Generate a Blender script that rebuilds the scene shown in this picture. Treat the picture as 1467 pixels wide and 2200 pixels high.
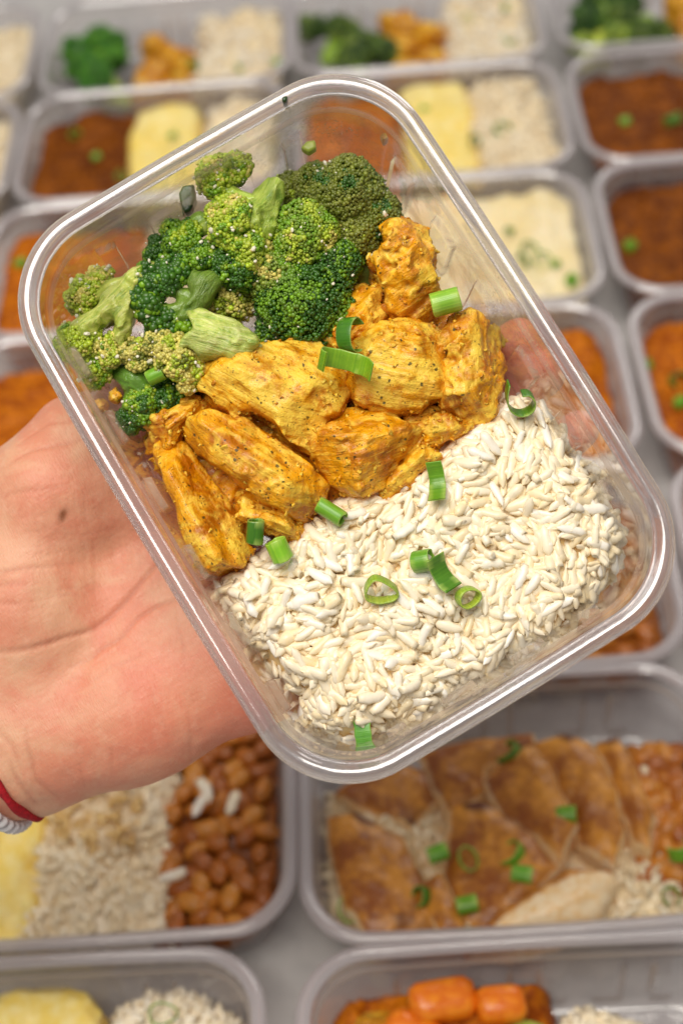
import bpy, math, random
import numpy as np
from mathutils import Matrix, Vector

rng = np.random.default_rng(11)
random.seed(11)
for o in list(bpy.data.objects):
    bpy.data.objects.remove(o)
sc = bpy.context.scene
col = sc.collection

# ------------------------------------------------------------------ camera
RIM_H = 0.046                      # height of the container rims above the table
PHI, ROLL, YAW = 0.84402, -0.10979, -0.05466
CAM_H, X0, Y0 = 0.56746, -0.00342, 0.93632
PX, PY = 0.19443, 0.13437          # spacing of the containers on the table
FPX = 50.0 / 36.0 * 2200           # 50 mm lens on a 36 mm high frame, photo is 1467 x 2200

def rot_axis(w):
    t = np.linalg.norm(w); k = w / t
    K = np.array([[0, -k[2], k[1]], [k[2], 0, -k[0]], [-k[1], k[0], 0]])
    return np.eye(3) + math.sin(t) * K + (1 - math.cos(t)) * K @ K

_r = np.array([1, 0, 0.]); _u = np.array([0, math.sin(PHI), math.cos(PHI)]); _b = -np.array([0, math.cos(PHI), -math.sin(PHI)])
_c, _s = math.cos(ROLL), math.sin(ROLL)
Rc = np.stack([_c * _r + _s * _u, -_s * _r + _c * _u, _b], 1)
cy, sy = math.cos(-YAW), math.sin(-YAW)
Rz = np.array([[cy, -sy, 0], [sy, cy, 0], [0, 0, 1.]])
CAM_R = Rz @ Rc
CAM_T = Rz @ -np.array([X0, Y0, -CAM_H]) + np.array([0, 0, RIM_H])

def mat4(R, T):
    M = np.eye(4); M[:3, :3] = R; M[:3, 3] = T
    return M
MC = mat4(CAM_R, CAM_T)
cd = bpy.data.cameras.new('camera'); cam = bpy.data.objects.new('camera', cd); col.objects.link(cam)
cam.matrix_world = Matrix(MC.tolist())
cd.sensor_fit = 'VERTICAL'; cd.sensor_height = 36; cd.sensor_width = 24; cd.lens = 50
cd.clip_start = 0.02; cd.clip_end = 50
cd.dof.use_dof = True; cd.dof.focus_distance = 0.428; cd.dof.aperture_fstop = 6.6; cd.dof.aperture_blades = 7
sc.camera = cam

# the held container's own frame: x across, y along, z out of its mouth, z=0 at the rim
HR = rot_axis(np.array([-0.12791, 0.01946, 0.54422]))
HT = np.array([0.00003, 0.02789, -0.41488])
MH = MC @ mat4(HR, HT)
MHi = np.linalg.inv(MH)

def ray(px, py):
    d = np.array([(px - 733.5) / FPX, (1100 - py) / FPX, -1.0])
    return CAM_T, CAM_R @ d
def hb(px, py, z):
    """point of the held container's frame at height z seen at a photo pixel"""
    o, d = ray(px, py)
    o = MHi[:3, :3] @ o + MHi[:3, 3]; d = MHi[:3, :3] @ d
    return o + d * ((z - o[2]) / d[2])
def tb(px, py, z):
    """point above the table at height z seen at a photo pixel"""
    o, d = ray(px, py)
    return o + d * ((z - o[2]) / d[2])

# ------------------------------------------------------------------ light
w = bpy.data.worlds.new('World'); sc.world = w; w.use_nodes = True
bg = w.node_tree.nodes['Background']
bg.inputs[0].default_value = (1.0, 0.945, 0.90, 1); bg.inputs[1].default_value = 0.21

def area(name, loc, target, sx, sy_, power, color):
    l = bpy.data.lights.new(name, 'AREA'); l.shape = 'RECTANGLE'; l.size = sx; l.size_y = sy_
    l.energy = power; l.color = color
    o = bpy.data.objects.new(name, l); col.objects.link(o)
    o.location = loc
    o.rotation_euler = (Vector(target) - Vector(loc)).to_track_quat('-Z', 'Y').to_euler()
    return o
area('ceiling_light', (-0.22, -0.88, 1.62), (0.0, -0.6, 0.2), 1.1, 0.85, 20, (1.0, 0.945, 0.86))
area('window_light', (0.9, 0.9, 1.3), (0, -0.4, 0.2), 0.9, 0.6, 6, (1.0, 0.95, 0.9))

sc.view_settings.view_transform = 'Standard'; sc.view_settings.look = 'None'
sc.view_settings.exposure = 0.36; sc.view_settings.gamma = 1
sc.render.engine = 'CYCLES'
cyc = sc.cycles
cyc.use_denoising = True
try: cyc.denoiser = 'OPENIMAGEDENOISE'
except Exception: pass
cyc.max_bounces = 14; cyc.transmission_bounces = 10; cyc.transparent_max_bounces = 28
cyc.glossy_bounces = 5; cyc.diffuse_bounces = 10
cyc.sample_clamp_indirect = 6
cyc.caustics_reflective = False; cyc.caustics_refractive = False

# ------------------------------------------------------------------ noise, meshes, surfaces
def _hash(i, j, k, seed):
    h = (i.astype(np.int64) * 374761393 + j.astype(np.int64) * 668265263 + k.astype(np.int64) * 2147483647 + seed * 974634777) & 0xffffffff
    h = ((h ^ (h >> 13)) * 1274126177) & 0xffffffff
    h = ((h ^ (h >> 16)) * 2246822519) & 0xffffffff
    return ((h ^ (h >> 15)) & 0xffff).astype(np.float32) / 32767.5 - 1.0
def vnoise(P, seed=0):
    P = np.asarray(P, np.float64); f = np.floor(P); t = (P - f); t = t * t * (3 - 2 * t)
    i, j, k = f[..., 0], f[..., 1], f[..., 2]
    x, y, z = t[..., 0], t[..., 1], t[..., 2]
    out = 0
    for a in (0, 1):
        wa = x if a else 1 - x
        for b in (0, 1):
            wb = y if b else 1 - y
            for c in (0, 1):
                out = out + wa * wb * (z if c else 1 - z) * _hash(i + a, j + b, k + c, seed)
    return out
def fbm(P, seed=0, o=3):
    s = 0; a = 1.0
    for q in range(o):
        s = s + a * vnoise(np.asarray(P) * (2 ** q), seed + q * 7); a *= .5
    return s
def ss(a, b, x):
    t = np.clip((x - a) / (b - a), 0, 1); return t * t * (3 - 2 * t)
def nrm(v):
    v = np.asarray(v, float); return v / (np.linalg.norm(v) + 1e-12)

def mesh(name, V, F, mat=None, color=None, attrs=None, smooth=True):
    V = np.asarray(V, np.float32); me = bpy.data.meshes.new(name)
    if isinstance(F, np.ndarray): groups = [F]
    else: groups = [np.asarray(g) for g in F if len(g)]
    me.vertices.add(len(V)); me.vertices.foreach_set('co', V.ravel())
    li = np.concatenate([g.ravel() for g in groups]).astype(np.int32)
    lt = np.concatenate([np.full(len(g), g.shape[1]) for g in groups]).astype(np.int32)
    ls = np.concatenate([[0], np.cumsum(lt)[:-1]]).astype(np.int32)
    me.loops.add(len(li)); me.loops.foreach_set('vertex_index', li)
    me.polygons.add(len(lt)); me.polygons.foreach_set('loop_start', ls); me.polygons.foreach_set('loop_total', lt)
    me.polygons.foreach_set('use_smooth', np.full(len(lt), smooth))
    me.update(calc_edges=True); me.validate()
    if color is not None:
        a = me.color_attributes.new('tint', 'FLOAT_COLOR', 'POINT')
        c = np.ones((len(V), 4), np.float32); c[:, :3] = color
        a.data.foreach_set('color', c.ravel())
    for k, v in (attrs or {}).items():
        a = me.attributes.new(k, 'FLOAT', 'POINT'); a.data.foreach_set('value', np.asarray(v, np.float32))
    if mat: me.materials.append(mat)
    return me
def obj(name, data, parent=None, M=None, label=None, cat=None, group=None, kind=None):
    o = bpy.data.objects.new(name, data); col.objects.link(o)
    if parent is not None: o.parent = parent
    if M is not None:
        if parent is None: o.matrix_world = Matrix(np.asarray(M).tolist())
        else: o.matrix_local = Matrix(np.asarray(M).tolist())
    if label: o['label'] = label
    if cat: o['category'] = cat
    if group: o['group'] = group
    if kind: o['kind'] = kind
    return o
def T4(t): return mat4(np.eye(3), t)
def euler(x, y, z):
    return np.array(Matrix.Rotation(z, 3, 'Z') @ Matrix.Rotation(y, 3, 'Y') @ Matrix.Rotation(x, 3, 'X'))

def ico(sub=0):
    t = (1 + 5 ** .5) / 2
    V = [nrm(v) for v in [(-1, t, 0), (1, t, 0), (-1, -t, 0), (1, -t, 0), (0, -1, t), (0, 1, t), (0, -1, -t), (0, 1, -t), (t, 0, -1), (t, 0, 1), (-t, 0, -1), (-t, 0, 1)]]
    F = [(0, 11, 5), (0, 5, 1), (0, 1, 7), (0, 7, 10), (0, 10, 11), (1, 5, 9), (5, 11, 4), (11, 10, 2), (10, 7, 6), (7, 1, 8), (3, 9, 4), (3, 4, 2), (3, 2, 6), (3, 6, 8), (3, 8, 9), (4, 9, 5), (2, 4, 11), (6, 2, 10), (8, 6, 7), (9, 8, 1)]
    for _ in range(sub):
        cache = {}; nf = []
        def mid(a, b):
            k = (min(a, b), max(a, b))
            if k not in cache:
                V.append(nrm(V[a] + V[b])); cache[k] = len(V) - 1
            return cache[k]
        for a, b, c in F:
            x, y, z = mid(a, b), mid(b, c), mid(c, a)
            nf += [(a, x, z), (b, y, x), (c, z, y), (x, y, z)]
        F = nf
    return np.array(V), np.array(F)
ICO0, ICO1, ICO3 = ico(0), ico(1), ico(2)

def many(tpl, Ms, Ts):
    """copies of a template, one mesh"""
    V, F = tpl; k, n = len(Ts), len(V)
    W = np.einsum('kij,nj->kni', Ms, V) + Ts[:, None, :]
    G = (F[None] + (np.arange(k) * n)[:, None, None]).reshape(-1, F.shape[1])
    return W.reshape(-1, 3), G
def join(parts):
    Vs, Fs, n = [], {}, 0
    for V, F in parts:
        for f in ([F] if isinstance(F, np.ndarray) else F):
            Fs.setdefault(f.shape[1], []).append(f + n)
        Vs.append(V); n += len(V)
    return np.concatenate(Vs), [np.concatenate(v) for v in Fs.values()]
def fib(n):
    i = np.arange(n) + .5; ph = np.arccos(1 - 2 * i / n); th = np.pi * (1 + 5 ** .5) * i
    return np.stack([np.cos(th) * np.sin(ph), np.sin(th) * np.sin(ph), np.cos(ph)], 1)
def randrot(n):
    q = rng.normal(size=(n, 4)); q /= np.linalg.norm(q, axis=1)[:, None]
    w_, x, y, z = q.T
    return np.stack([np.stack([1 - 2 * (y * y + z * z), 2 * (x * y - z * w_), 2 * (x * z + y * w_)], 1),
                     np.stack([2 * (x * y + z * w_), 1 - 2 * (x * x + z * z), 2 * (y * z - x * w_)], 1),
                     np.stack([2 * (x * z - y * w_), 2 * (y * z + x * w_), 1 - 2 * (x * x + y * y)], 1)], 1)

def nets(F, o, h):
    """surface of the zero set of a sampled distance field"""
    S = F < 0
    nx, ny, nz = F.shape
    c = np.zeros((nx - 1, ny - 1, nz - 1), np.uint8)
    for a in (0, 1):
        for b in (0, 1):
            for d in (0, 1):
                c += S[a:nx - 1 + a, b:ny - 1 + b, d:nz - 1 + d]
    cells = np.argwhere((c > 0) & (c < 8))
    idx = np.full(c.shape, -1, np.int32); idx[tuple(cells.T)] = np.arange(len(cells))
    acc = np.zeros((len(cells), 3)); cnt = np.zeros(len(cells))
    corners = [(a, b, d) for a in (0, 1) for b in (0, 1) for d in (0, 1)]
    val = {k: F[cells[:, 0] + k[0], cells[:, 1] + k[1], cells[:, 2] + k[2]] for k in corners}
    for k in corners:
        for ax in range(3):
            if k[ax] == 0:
                k2 = list(k); k2[ax] = 1; k2 = tuple(k2)
                f0, f1 = val[k], val[k2]; m = (f0 < 0) != (f1 < 0)
                t = np.where(m, f0 / np.where(m, f0 - f1, 1), 0)
                p = np.tile(np.array(k, float), (len(cells), 1)); p[:, ax] = t
                acc += p * m[:, None]; cnt += m
    V = (cells + acc / cnt[:, None]) * h + o
    Q = []
    for ax in range(3):
        s0 = [slice(None)] * 3; s1 = [slice(None)] * 3
        s0[ax] = slice(0, -1); s1[ax] = slice(1, None)
        e = np.argwhere(S[tuple(s0)] != S[tuple(s1)])
        b, d = (ax + 1) % 3, (ax + 2) % 3
        sh = np.array(c.shape)
        ok = (e[:, b] > 0) & (e[:, d] > 0) & (e[:, b] < sh[b]) & (e[:, d] < sh[d])
        e = e[ok]
        ins = S[tuple(e.T)]
        def at(db, dd):
            q = e.copy(); q[:, b] += db; q[:, d] += dd
            return idx[tuple(q.T)]
        q = np.stack([at(-1, -1), at(0, -1), at(0, 0), at(-1, 0)], 1)
        q[~ins] = q[~ins][:, ::-1]
        Q.append(q)
    return V, np.concatenate(Q)
def vnormals(V, F):
    N = np.zeros_like(V)
    a = V[F[:, 2]] - V[F[:, 0]]; b = V[F[:, 3 if F.shape[1] == 4 else 1]] - V[F[:, 1 if F.shape[1] == 4 else 0]]
    n = np.cross(a, b) if F.shape[1] == 4 else np.cross(V[F[:, 1]] - V[F[:, 0]], V[F[:, 2]] - V[F[:, 0]])
    for k in range(F.shape[1]): np.add.at(N, F[:, k], n)
    return N / (np.linalg.norm(N, axis=1)[:, None] + 1e-20)
def relax(V, F, it=1, f=.5):
    E = np.concatenate([F[:, [k, (k + 1) % F.shape[1]]] for k in range(F.shape[1])])
    for _ in range(it):
        A = np.zeros_like(V); n = np.zeros(len(V))
        np.add.at(A, E[:, 0], V[E[:, 1]]); np.add.at(A, E[:, 1], V[E[:, 0]])
        np.add.at(n, E[:, 0], 1); np.add.at(n, E[:, 1], 1)
        V = V + f * (A / n[:, None] - V)
    return V
def poly_sd(poly, X, Y):
    poly = np.asarray(poly, float); d = np.full(X.shape, 1e9); s = np.zeros(X.shape, bool)
    for i in range(len(poly)):
        a = poly[i]; b = poly[(i + 1) % len(poly)]; e = b - a
        t = np.clip(((X - a[0]) * e[0] + (Y - a[1]) * e[1]) / (e @ e + 1e-15), 0, 1)
        d = np.minimum(d, np.hypot(X - a[0] - t * e[0], Y - a[1] - t * e[1]))
        cr = ((a[1] > Y) != (b[1] > Y))
        xx = a[0] + (Y - a[1]) * e[0] / (e[1] if abs(e[1]) > 1e-12 else 1e-12)
        s ^= cr & (X < xx)
    return np.where(s, -d, d)
def cone_sd(P, a, ra, b, rb):
    a = np.asarray(a); b = np.asarray(b); e = b - a
    t = np.clip(((P - a) @ e) / (e @ e + 1e-15), 0, 1)
    return np.linalg.norm(P - a - t[..., None] * e, axis=-1) - (ra + (rb - ra) * t)
def smin(a, b, k):
    h = np.clip(.5 + .5 * (b - a) / k, 0, 1)
    return b + (a - b) * h - k * h * (1 - h)
def grid(lo, hi, h):
    n = np.ceil((np.asarray(hi) - np.asarray(lo)) / h).astype(int) + 1
    ax = [lo[i] + np.arange(n[i]) * h for i in range(3)]
    return np.stack(np.meshgrid(*ax, indexing='ij'), -1)

# ------------------------------------------------------------------ materials
class NT:
    def __init__(s, name):
        s.m = bpy.data.materials.new(name); s.m.use_nodes = True; s.t = s.m.node_tree; s.t.nodes.clear()
        s.out = s.n('ShaderNodeOutputMaterial')
    def n(s, t, **kw):
        x = s.t.nodes.new(t)
        for k, v in kw.items():
            if hasattr(x, k): setattr(x, k, v)
            else: s.set(x.inputs[k.replace('_', ' ')], v)
        return x
    def set(s, inp, v):
        if isinstance(v, bpy.types.NodeSocket): s.t.links.new(v, inp)
        elif isinstance(v, bpy.types.Node): s.t.links.new(v.outputs[0], inp)
        else:
            if isinstance(v, tuple) and len(v) == 3 and inp.type == 'RGBA': v = v + (1,)
            inp.default_value = v
    def coord(s): return s.n('ShaderNodeTexCoord').outputs['Object']
    def mapping(s, v, scale=(1, 1, 1), rot=(0, 0, 0)):
        m = s.n('ShaderNodeMapping'); s.set(m.inputs[0], v); m.inputs['Scale'].default_value = scale; m.inputs['Rotation'].default_value = rot
        return m.outputs[0]
    def noise(s, v, scale, detail=3, rough=.55, dist=0):
        x = s.n('ShaderNodeTexNoise'); s.set(x.inputs['Vector'], v)
        x.inputs['Scale'].default_value = scale; x.inputs['Detail'].default_value = detail; x.inputs['Roughness'].default_value = rough; x.inputs['Distortion'].default_value = dist
        return x.outputs[0]
    def voro(s, v, scale, feature='F1', rnd=1.0):
        x = s.n('ShaderNodeTexVoronoi', feature=feature); s.set(x.inputs['Vector'], v); x.inputs['Scale'].default_value = scale; x.inputs['Randomness'].default_value = rnd
        return x
    def ramp(s, v, a, b, lo=0.0, hi=1.0):
        x = s.n('ShaderNodeMapRange'); x.interpolation_type = 'SMOOTHSTEP'
        s.set(x.inputs[0], v); x.inputs[1].default_value = a; x.inputs[2].default_value = b; x.inputs[3].default_value = lo; x.inputs[4].default_value = hi
        return x.outputs[0]
    def mix(s, f, a, b, mode='MIX'):
        x = s.n('ShaderNodeMix', data_type='RGBA', blend_type=mode)
        s.set(x.inputs[0], f); s.set(x.inputs[6], a); s.set(x.inputs[7], b)
        return x.outputs[2]
    def math(s, op, a, b=0.0):
        x = s.n('ShaderNodeMath', operation=op); s.set(x.inputs[0], a); s.set(x.inputs[1], b)
        return x.outputs[0]
    def attr(s, name, vec=False):
        x = s.n('ShaderNodeAttribute', attribute_name=name)
        return x.outputs['Color'] if vec else x.outputs['Fac']
    def bump(s, h, dist, strength=1.0, normal=None):
        x = s.n('ShaderNodeBump'); s.set(x.inputs['Height'], h); x.inputs['Distance'].default_value = dist; x.inputs['Strength'].default_value = strength
        if normal is not None: s.set(x.inputs['Normal'], normal)
        return x.outputs[0]
    def rand(s): return s.n('ShaderNodeObjectInfo').outputs['Random']
    def principled(s, **kw):
        p = s.n('ShaderNodeBsdfPrincipled')
        for k, v in kw.items(): s.set(p.inputs[k.replace('_', ' ')], v)
        return p
    def done(s, sh):
        s.set(s.out.inputs[0], sh); return s.m

def m_plastic(name, haze, film=False):
    t = NT(name)
    f = t.n('ShaderNodeLayerWeight'); f.inputs['Blend'].default_value = .5
    fac = t.math('MULTIPLY_ADD', t.math('POWER', f.outputs['Facing'], 4.5), 1.0)
    fac.node.inputs[2].default_value = .065
    c = t.coord()
    bmp = t.bump(t.noise(c, 150, 2), .0004, .15)
    gl = t.n('ShaderNodeBsdfGlossy'); t.set(gl.inputs['Color'], (1, 1, 1)); gl.inputs['Roughness'].default_value = .07; t.set(gl.inputs['Normal'], bmp)
    tr = t.n('ShaderNodeBsdfTransparent'); t.set(tr.inputs[0], (.965, .955, .965))
    di = t.n('ShaderNodeBsdfDiffuse'); t.set(di.inputs[0], (.82, .79, .83))
    tl = t.n('ShaderNodeBsdfTranslucent'); t.set(tl.inputs[0], (.82, .79, .83))
    dm = t.n('ShaderNodeMixShader'); dm.inputs[0].default_value = .5; t.set(dm.inputs[1], di); t.set(dm.inputs[2], tl)
    h = t.n('ShaderNodeMixShader'); t.set(h.inputs[1], tr); t.set(h.inputs[2], dm); t.set(h.inputs[0], t.math('MULTIPLY_ADD', t.attr('edge'), .15)); h.inputs[0].links[0].from_node.inputs[2].default_value = haze
    body = h
    if film:     # sauce and steam smears; the tan also paints in the food's reflection
        n1 = t.ramp(t.noise(c, 45, 4, .6, .4), .44, .60)
        n2 = t.ramp(t.noise(c, 900, 2), .45, .7)
        n3 = t.ramp(t.noise(c, 24, 2), .4, .65)
        ff = t.math('MULTIPLY', t.math('MAXIMUM', t.math('MULTIPLY', n1, .34), t.math('MULTIPLY', t.math('MULTIPLY', n2, n3), .5)), 1.0)
        fd = t.n('ShaderNodeBsdfDiffuse'); t.set(fd.inputs[0], (.70, .55, .36))
        h2 = t.n('ShaderNodeMixShader'); t.set(h2.inputs[0], ff); t.set(h2.inputs[1], h); t.set(h2.inputs[2], fd)
        body = h2
    ed_ = t.n('ShaderNodeBsdfDiffuse'); t.set(ed_.inputs[0], (.40, .30, .22))      # dark refraction of the thick mould lines, painted in as brown
    h3 = t.n('ShaderNodeMixShader'); t.set(h3.inputs[0], t.math('MULTIPLY', t.attr('edge'), .62)); t.set(h3.inputs[1], body); t.set(h3.inputs[2], ed_); body = h3
    m = t.n('ShaderNodeMixShader'); t.set(m.inputs[0], fac); t.set(m.inputs[1], body); t.set(m.inputs[2], gl)
    return t.done(m)
def m_rim(name, milk):
    t = NT(name)
    gl = t.principled(Base_Color=(.97, .955, .965), Roughness=.06, IOR=1.45, Transmission_Weight=1.0)
    di = t.n('ShaderNodeBsdfDiffuse'); t.set(di.inputs[0], (.92, .87, .90))
    tl = t.n('ShaderNodeBsdfTranslucent'); t.set(tl.inputs[0], (.92, .87, .90))
    tr = t.n('ShaderNodeBsdfTransparent'); t.set(tr.inputs[0], (.97, .955, .965))
    a = t.n('ShaderNodeMixShader'); a.inputs[0].default_value = .5; t.set(a.inputs[1], di); t.set(a.inputs[2], tl)
    b = t.n('ShaderNodeMixShader'); b.inputs[0].default_value = .35; t.set(b.inputs[1], gl); t.set(b.inputs[2], tr)
    m = t.n('ShaderNodeMixShader'); m.inputs[0].default_value = milk; t.set(m.inputs[1], b); t.set(m.inputs[2], a)
    gg = t.n('ShaderNodeBsdfGlossy'); gg.inputs['Roughness'].default_value = .12; t.set(gg.inputs['Normal'], t.bump(t.noise(t.coord(), 75, 3), .0008, .22)); t.set(gg.inputs['Color'], (1, 1, 1))
    f = t.n('ShaderNodeLayerWeight'); f.inputs['Blend'].default_value = .5
    fac = t.math('MULTIPLY_ADD', t.math('POWER', f.outputs['Facing'], 3.0), .5); fac.node.inputs[2].default_value = .10
    q = t.n('ShaderNodeMixShader'); t.set(q.inputs[0], fac); t.set(q.inputs[1], m); t.set(q.inputs[2], gg)
    return t.done(q)
M_BODY = m_plastic('clear_plastic', .05, True)
M_RIM = m_rim('clear_plastic_rim', .16)
M_BODY_BG = m_plastic('clear_plastic_cloudy', .20)
M_RIM_BG = m_rim('clear_plastic_rim_cloudy', .54)

def m_rice(name, tint=(.955, .86, .665), deep=(.95, .77, .45)):
    t = NT(name); c = t.coord()
    cc = t.mix(t.ramp(t.rand(), .2, .9, 0, .8), tint, (.97, .94, .87))
    cc = t.mix(t.ramp(t.noise(c, 420, 3), .45, .7, 0, .45), cc, deep)
    a = t.attr('tint', True)
    cc = t.mix(1.0, cc, a, 'MULTIPLY')
    b = t.bump(t.noise(c, 700, 2), .0002, .35)
    p = t.principled(Base_Color=cc, Roughness=.33, Normal=b, Specular_IOR_Level=.5, Coat_Weight=.15, Coat_Roughness=.15)
    tl = t.n('ShaderNodeBsdfTranslucent'); t.set(tl.inputs[0], cc); t.set(tl.inputs['Normal'], b)
    q = t.n('ShaderNodeMixShader'); q.inputs[0].default_value = .08; t.set(q.inputs[1], p); t.set(q.inputs[2], tl)
    return t.done(q)
M_RICE = m_rice('cooked_rice')
M_RICE_BROTH = m_rice('broth_soaked_rice', (.84, .60, .26), (.62, .34, .08))

def m_chicken(name, dark=(.47, .135, .001), mid=(.86, .385, .003), pale=(.97, .68, .075)):
    t = NT(name); c = t.coord()
    ci = t.math('MULTIPLY', t.rand(), 7.0)
    v = t.n('ShaderNodeVectorMath', operation='ADD'); t.set(v.inputs[0], c); 
    cx = t.n('ShaderNodeCombineXYZ'); t.set(cx.inputs[0], ci); t.set(v.inputs[1], cx.outputs[0]); v = v.outputs[0]
    n1 = t.noise(v, 90, 4, .6, .6); n2 = t.noise(v, 330, 4, .65, .8); n3 = t.noise(v, 160, 3, .6, 1.0)
    pale_at = t.attr('pale'); cav = t.attr('cavity')
    cc = t.mix(t.ramp(n1, .36, .62), dark, mid)
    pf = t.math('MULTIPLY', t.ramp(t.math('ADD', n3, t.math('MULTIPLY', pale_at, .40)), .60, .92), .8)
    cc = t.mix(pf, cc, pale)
    cc = t.mix(t.ramp(n2, .52, .68, 0, .42), cc, (.50, .15, .003))
    cc = t.mix(t.math('MULTIPLY', cav, .7), cc, (.36, .09, .002))  # crevices darkened in the colour, standing in for occlusion
    # ground herbs and pepper stuck to the sauce
    vd = t.n('ShaderNodeVectorMath', operation='ADD'); t.set(vd.inputs[0], v); nn = t.n('ShaderNodeTexNoise'); t.set(nn.inputs['Vector'], v); nn.inputs['Scale'].default_value = 900
    sc_ = t.n('ShaderNodeVectorMath', operation='SCALE'); t.set(sc_.inputs[0], nn.outputs['Color']); sc_.inputs['Scale'].default_value = .0011; t.set(vd.inputs[1], sc_.outputs[0])
    vo = t.voro(vd.outputs[0], 300); sp = t.math('MULTIPLY', t.ramp(vo.outputs['Distance'], .19, .13), t.ramp(t.noise(v, 170, 1), .46, .49))
    cc = t.mix(t.math('MULTIPLY', sp, .9), cc, (.045, .035, .008))
    vo2 = t.voro(vd.outputs[0], 760); sp2 = t.math('MULTIPLY', t.ramp(vo2.outputs['Distance'], .24, .16), t.ramp(t.noise(v, 300, 1), .47, .52))
    cc = t.mix(t.math('MULTIPLY', sp2, .8), cc, (.10, .05, .01))
    fv = t.n('ShaderNodeCombineXYZ'); t.set(fv.inputs[0], t.attr('fu')); t.set(fv.inputs[1], t.attr('fv'))
    fn = t.noise(fv.outputs[0], 1, 3, .6, .5)
    cc = t.mix(t.ramp(fn, .52, .70, 0, .5), cc, pale)
    b = t.bump(n2, .0010, .8); b = t.bump(t.noise(v, 1300, 3, .6), .00035, .7, b); b = t.bump(fn, .0007, .7, b)
    p = t.principled(Base_Color=cc, Roughness=t.ramp(n3, .3, .7, .26, .55), Normal=b, Subsurface_Weight=.12, Subsurface_Radius=(.003, .0015, .0006), Subsurface_Scale=1.0, Specular_IOR_Level=.4, Coat_Weight=.22, Coat_Roughness=.13)
    return t.done(p)
M_CHICKEN = m_chicken('turmeric_chicken')

def m_tint(name, rough=.45, ns=600, bd=.0003, var=.25, sss=0.0, coat=.1):
    """colour comes from the piece itself (each bud or slice has its own)"""
    t = NT(name); c = t.coord()
    cc = t.attr('tint', True)
    n = t.noise(c, ns, 3)
    cc = t.mix(t.ramp(n, .3, .7, 0, var), cc, t.mix(1.0, cc, (1.7, 1.6, 1.5), 'MULTIPLY'))
    p = t.principled(Base_Color=cc, Roughness=rough, Normal=t.bump(n, bd, .6), Subsurface_Weight=sss, Subsurface_Radius=(.002, .002, .001), Subsurface_Scale=1.0, Coat_Weight=coat, Coat_Roughness=.2)
    return t.done(p)
M_BUD = m_tint('broccoli_buds', .42, 900, .0002, .3, 0, .15)
def m_stem():
    t = NT('broccoli_stalk'); c = t.coord(); a = t.attr('tint', True)
    n = t.noise(t.mapping(c, (1, 1, .25)), 350, 4, .6, .5)
    cc = t.mix(t.ramp(n, .35, .7, 0, .55), a, t.mix(1.0, a, (1.5, 1.25, 1.9), 'MULTIPLY'))
    cc = t.mix(t.ramp(t.noise(c, 120, 2), .55, .75, 0, .4), cc, (.16, .27, .03))
    fv = t.n('ShaderNodeCombineXYZ'); t.set(fv.inputs[0], t.attr('fu')); t.set(fv.inputs[1], t.attr('fv'))
    fn = t.noise(fv.outputs[0], 1.1, 4, .65, .3)
    cc = t.mix(t.ramp(fn, .50, .66, 0, .7), cc, t.mix(1.0, a, (1.5, 1.25, 2.6), 'MULTIPLY')); cc = t.mix(t.ramp(fn, .48, .36, 0, .65), cc, t.mix(1.0, a, (.42, .62, .4), 'MULTIPLY'))
    p = t.principled(Base_Color=cc, Roughness=.33, Normal=t.bump(fn, .0016, .8, t.bump(n, .0008, .8)), Subsurface_Weight=.25, Subsurface_Radius=(.002, .003, .0008), Subsurface_Scale=1.0, Coat_Weight=.2, Coat_Roughness=.15)
    return t.done(p)
M_STEM = m_stem()
def m_scallion():
    t = NT('scallion_skin'); c = t.coord(); a = t.attr('tint', True); u = t.attr('along')
    wv = t.noise(t.n('ShaderNodeCombineXYZ', X=t.math('MULTIPLY', u, 1.0)).outputs[0], 60, 3, .6)
    cc = t.mix(t.ramp(wv, .35, .65, 0, .5), a, t.mix(1.0, a, (1.9, 1.5, 1.6), 'MULTIPLY'))
    cc = t.mix(t.ramp(t.noise(c, 260, 2), .5, .75, 0, .3), cc, t.mix(1.0, a, (.6, .7, .5), 'MULTIPLY'))
    p = t.principled(Base_Color=cc, Roughness=.33, Normal=t.bump(wv, .0004, .6), Subsurface_Weight=.1, Subsurface_Radius=(.001, .0015, .0004), Subsurface_Scale=1.0, Coat_Weight=.15, Coat_Roughness=.2)
    return t.done(p)
M_SCAL = m_scallion()
def m_garlic():
    t = NT('garlic_bits'); t_ = t.principled(Base_Color=(.80, .74, .58), Roughness=.4, Subsurface_Weight=.2, Subsurface_Radius=(.002, .0015, .001), Subsurface_Scale=1.0)
    return t.done(t_)
M_GARLIC = m_garlic()

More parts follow.
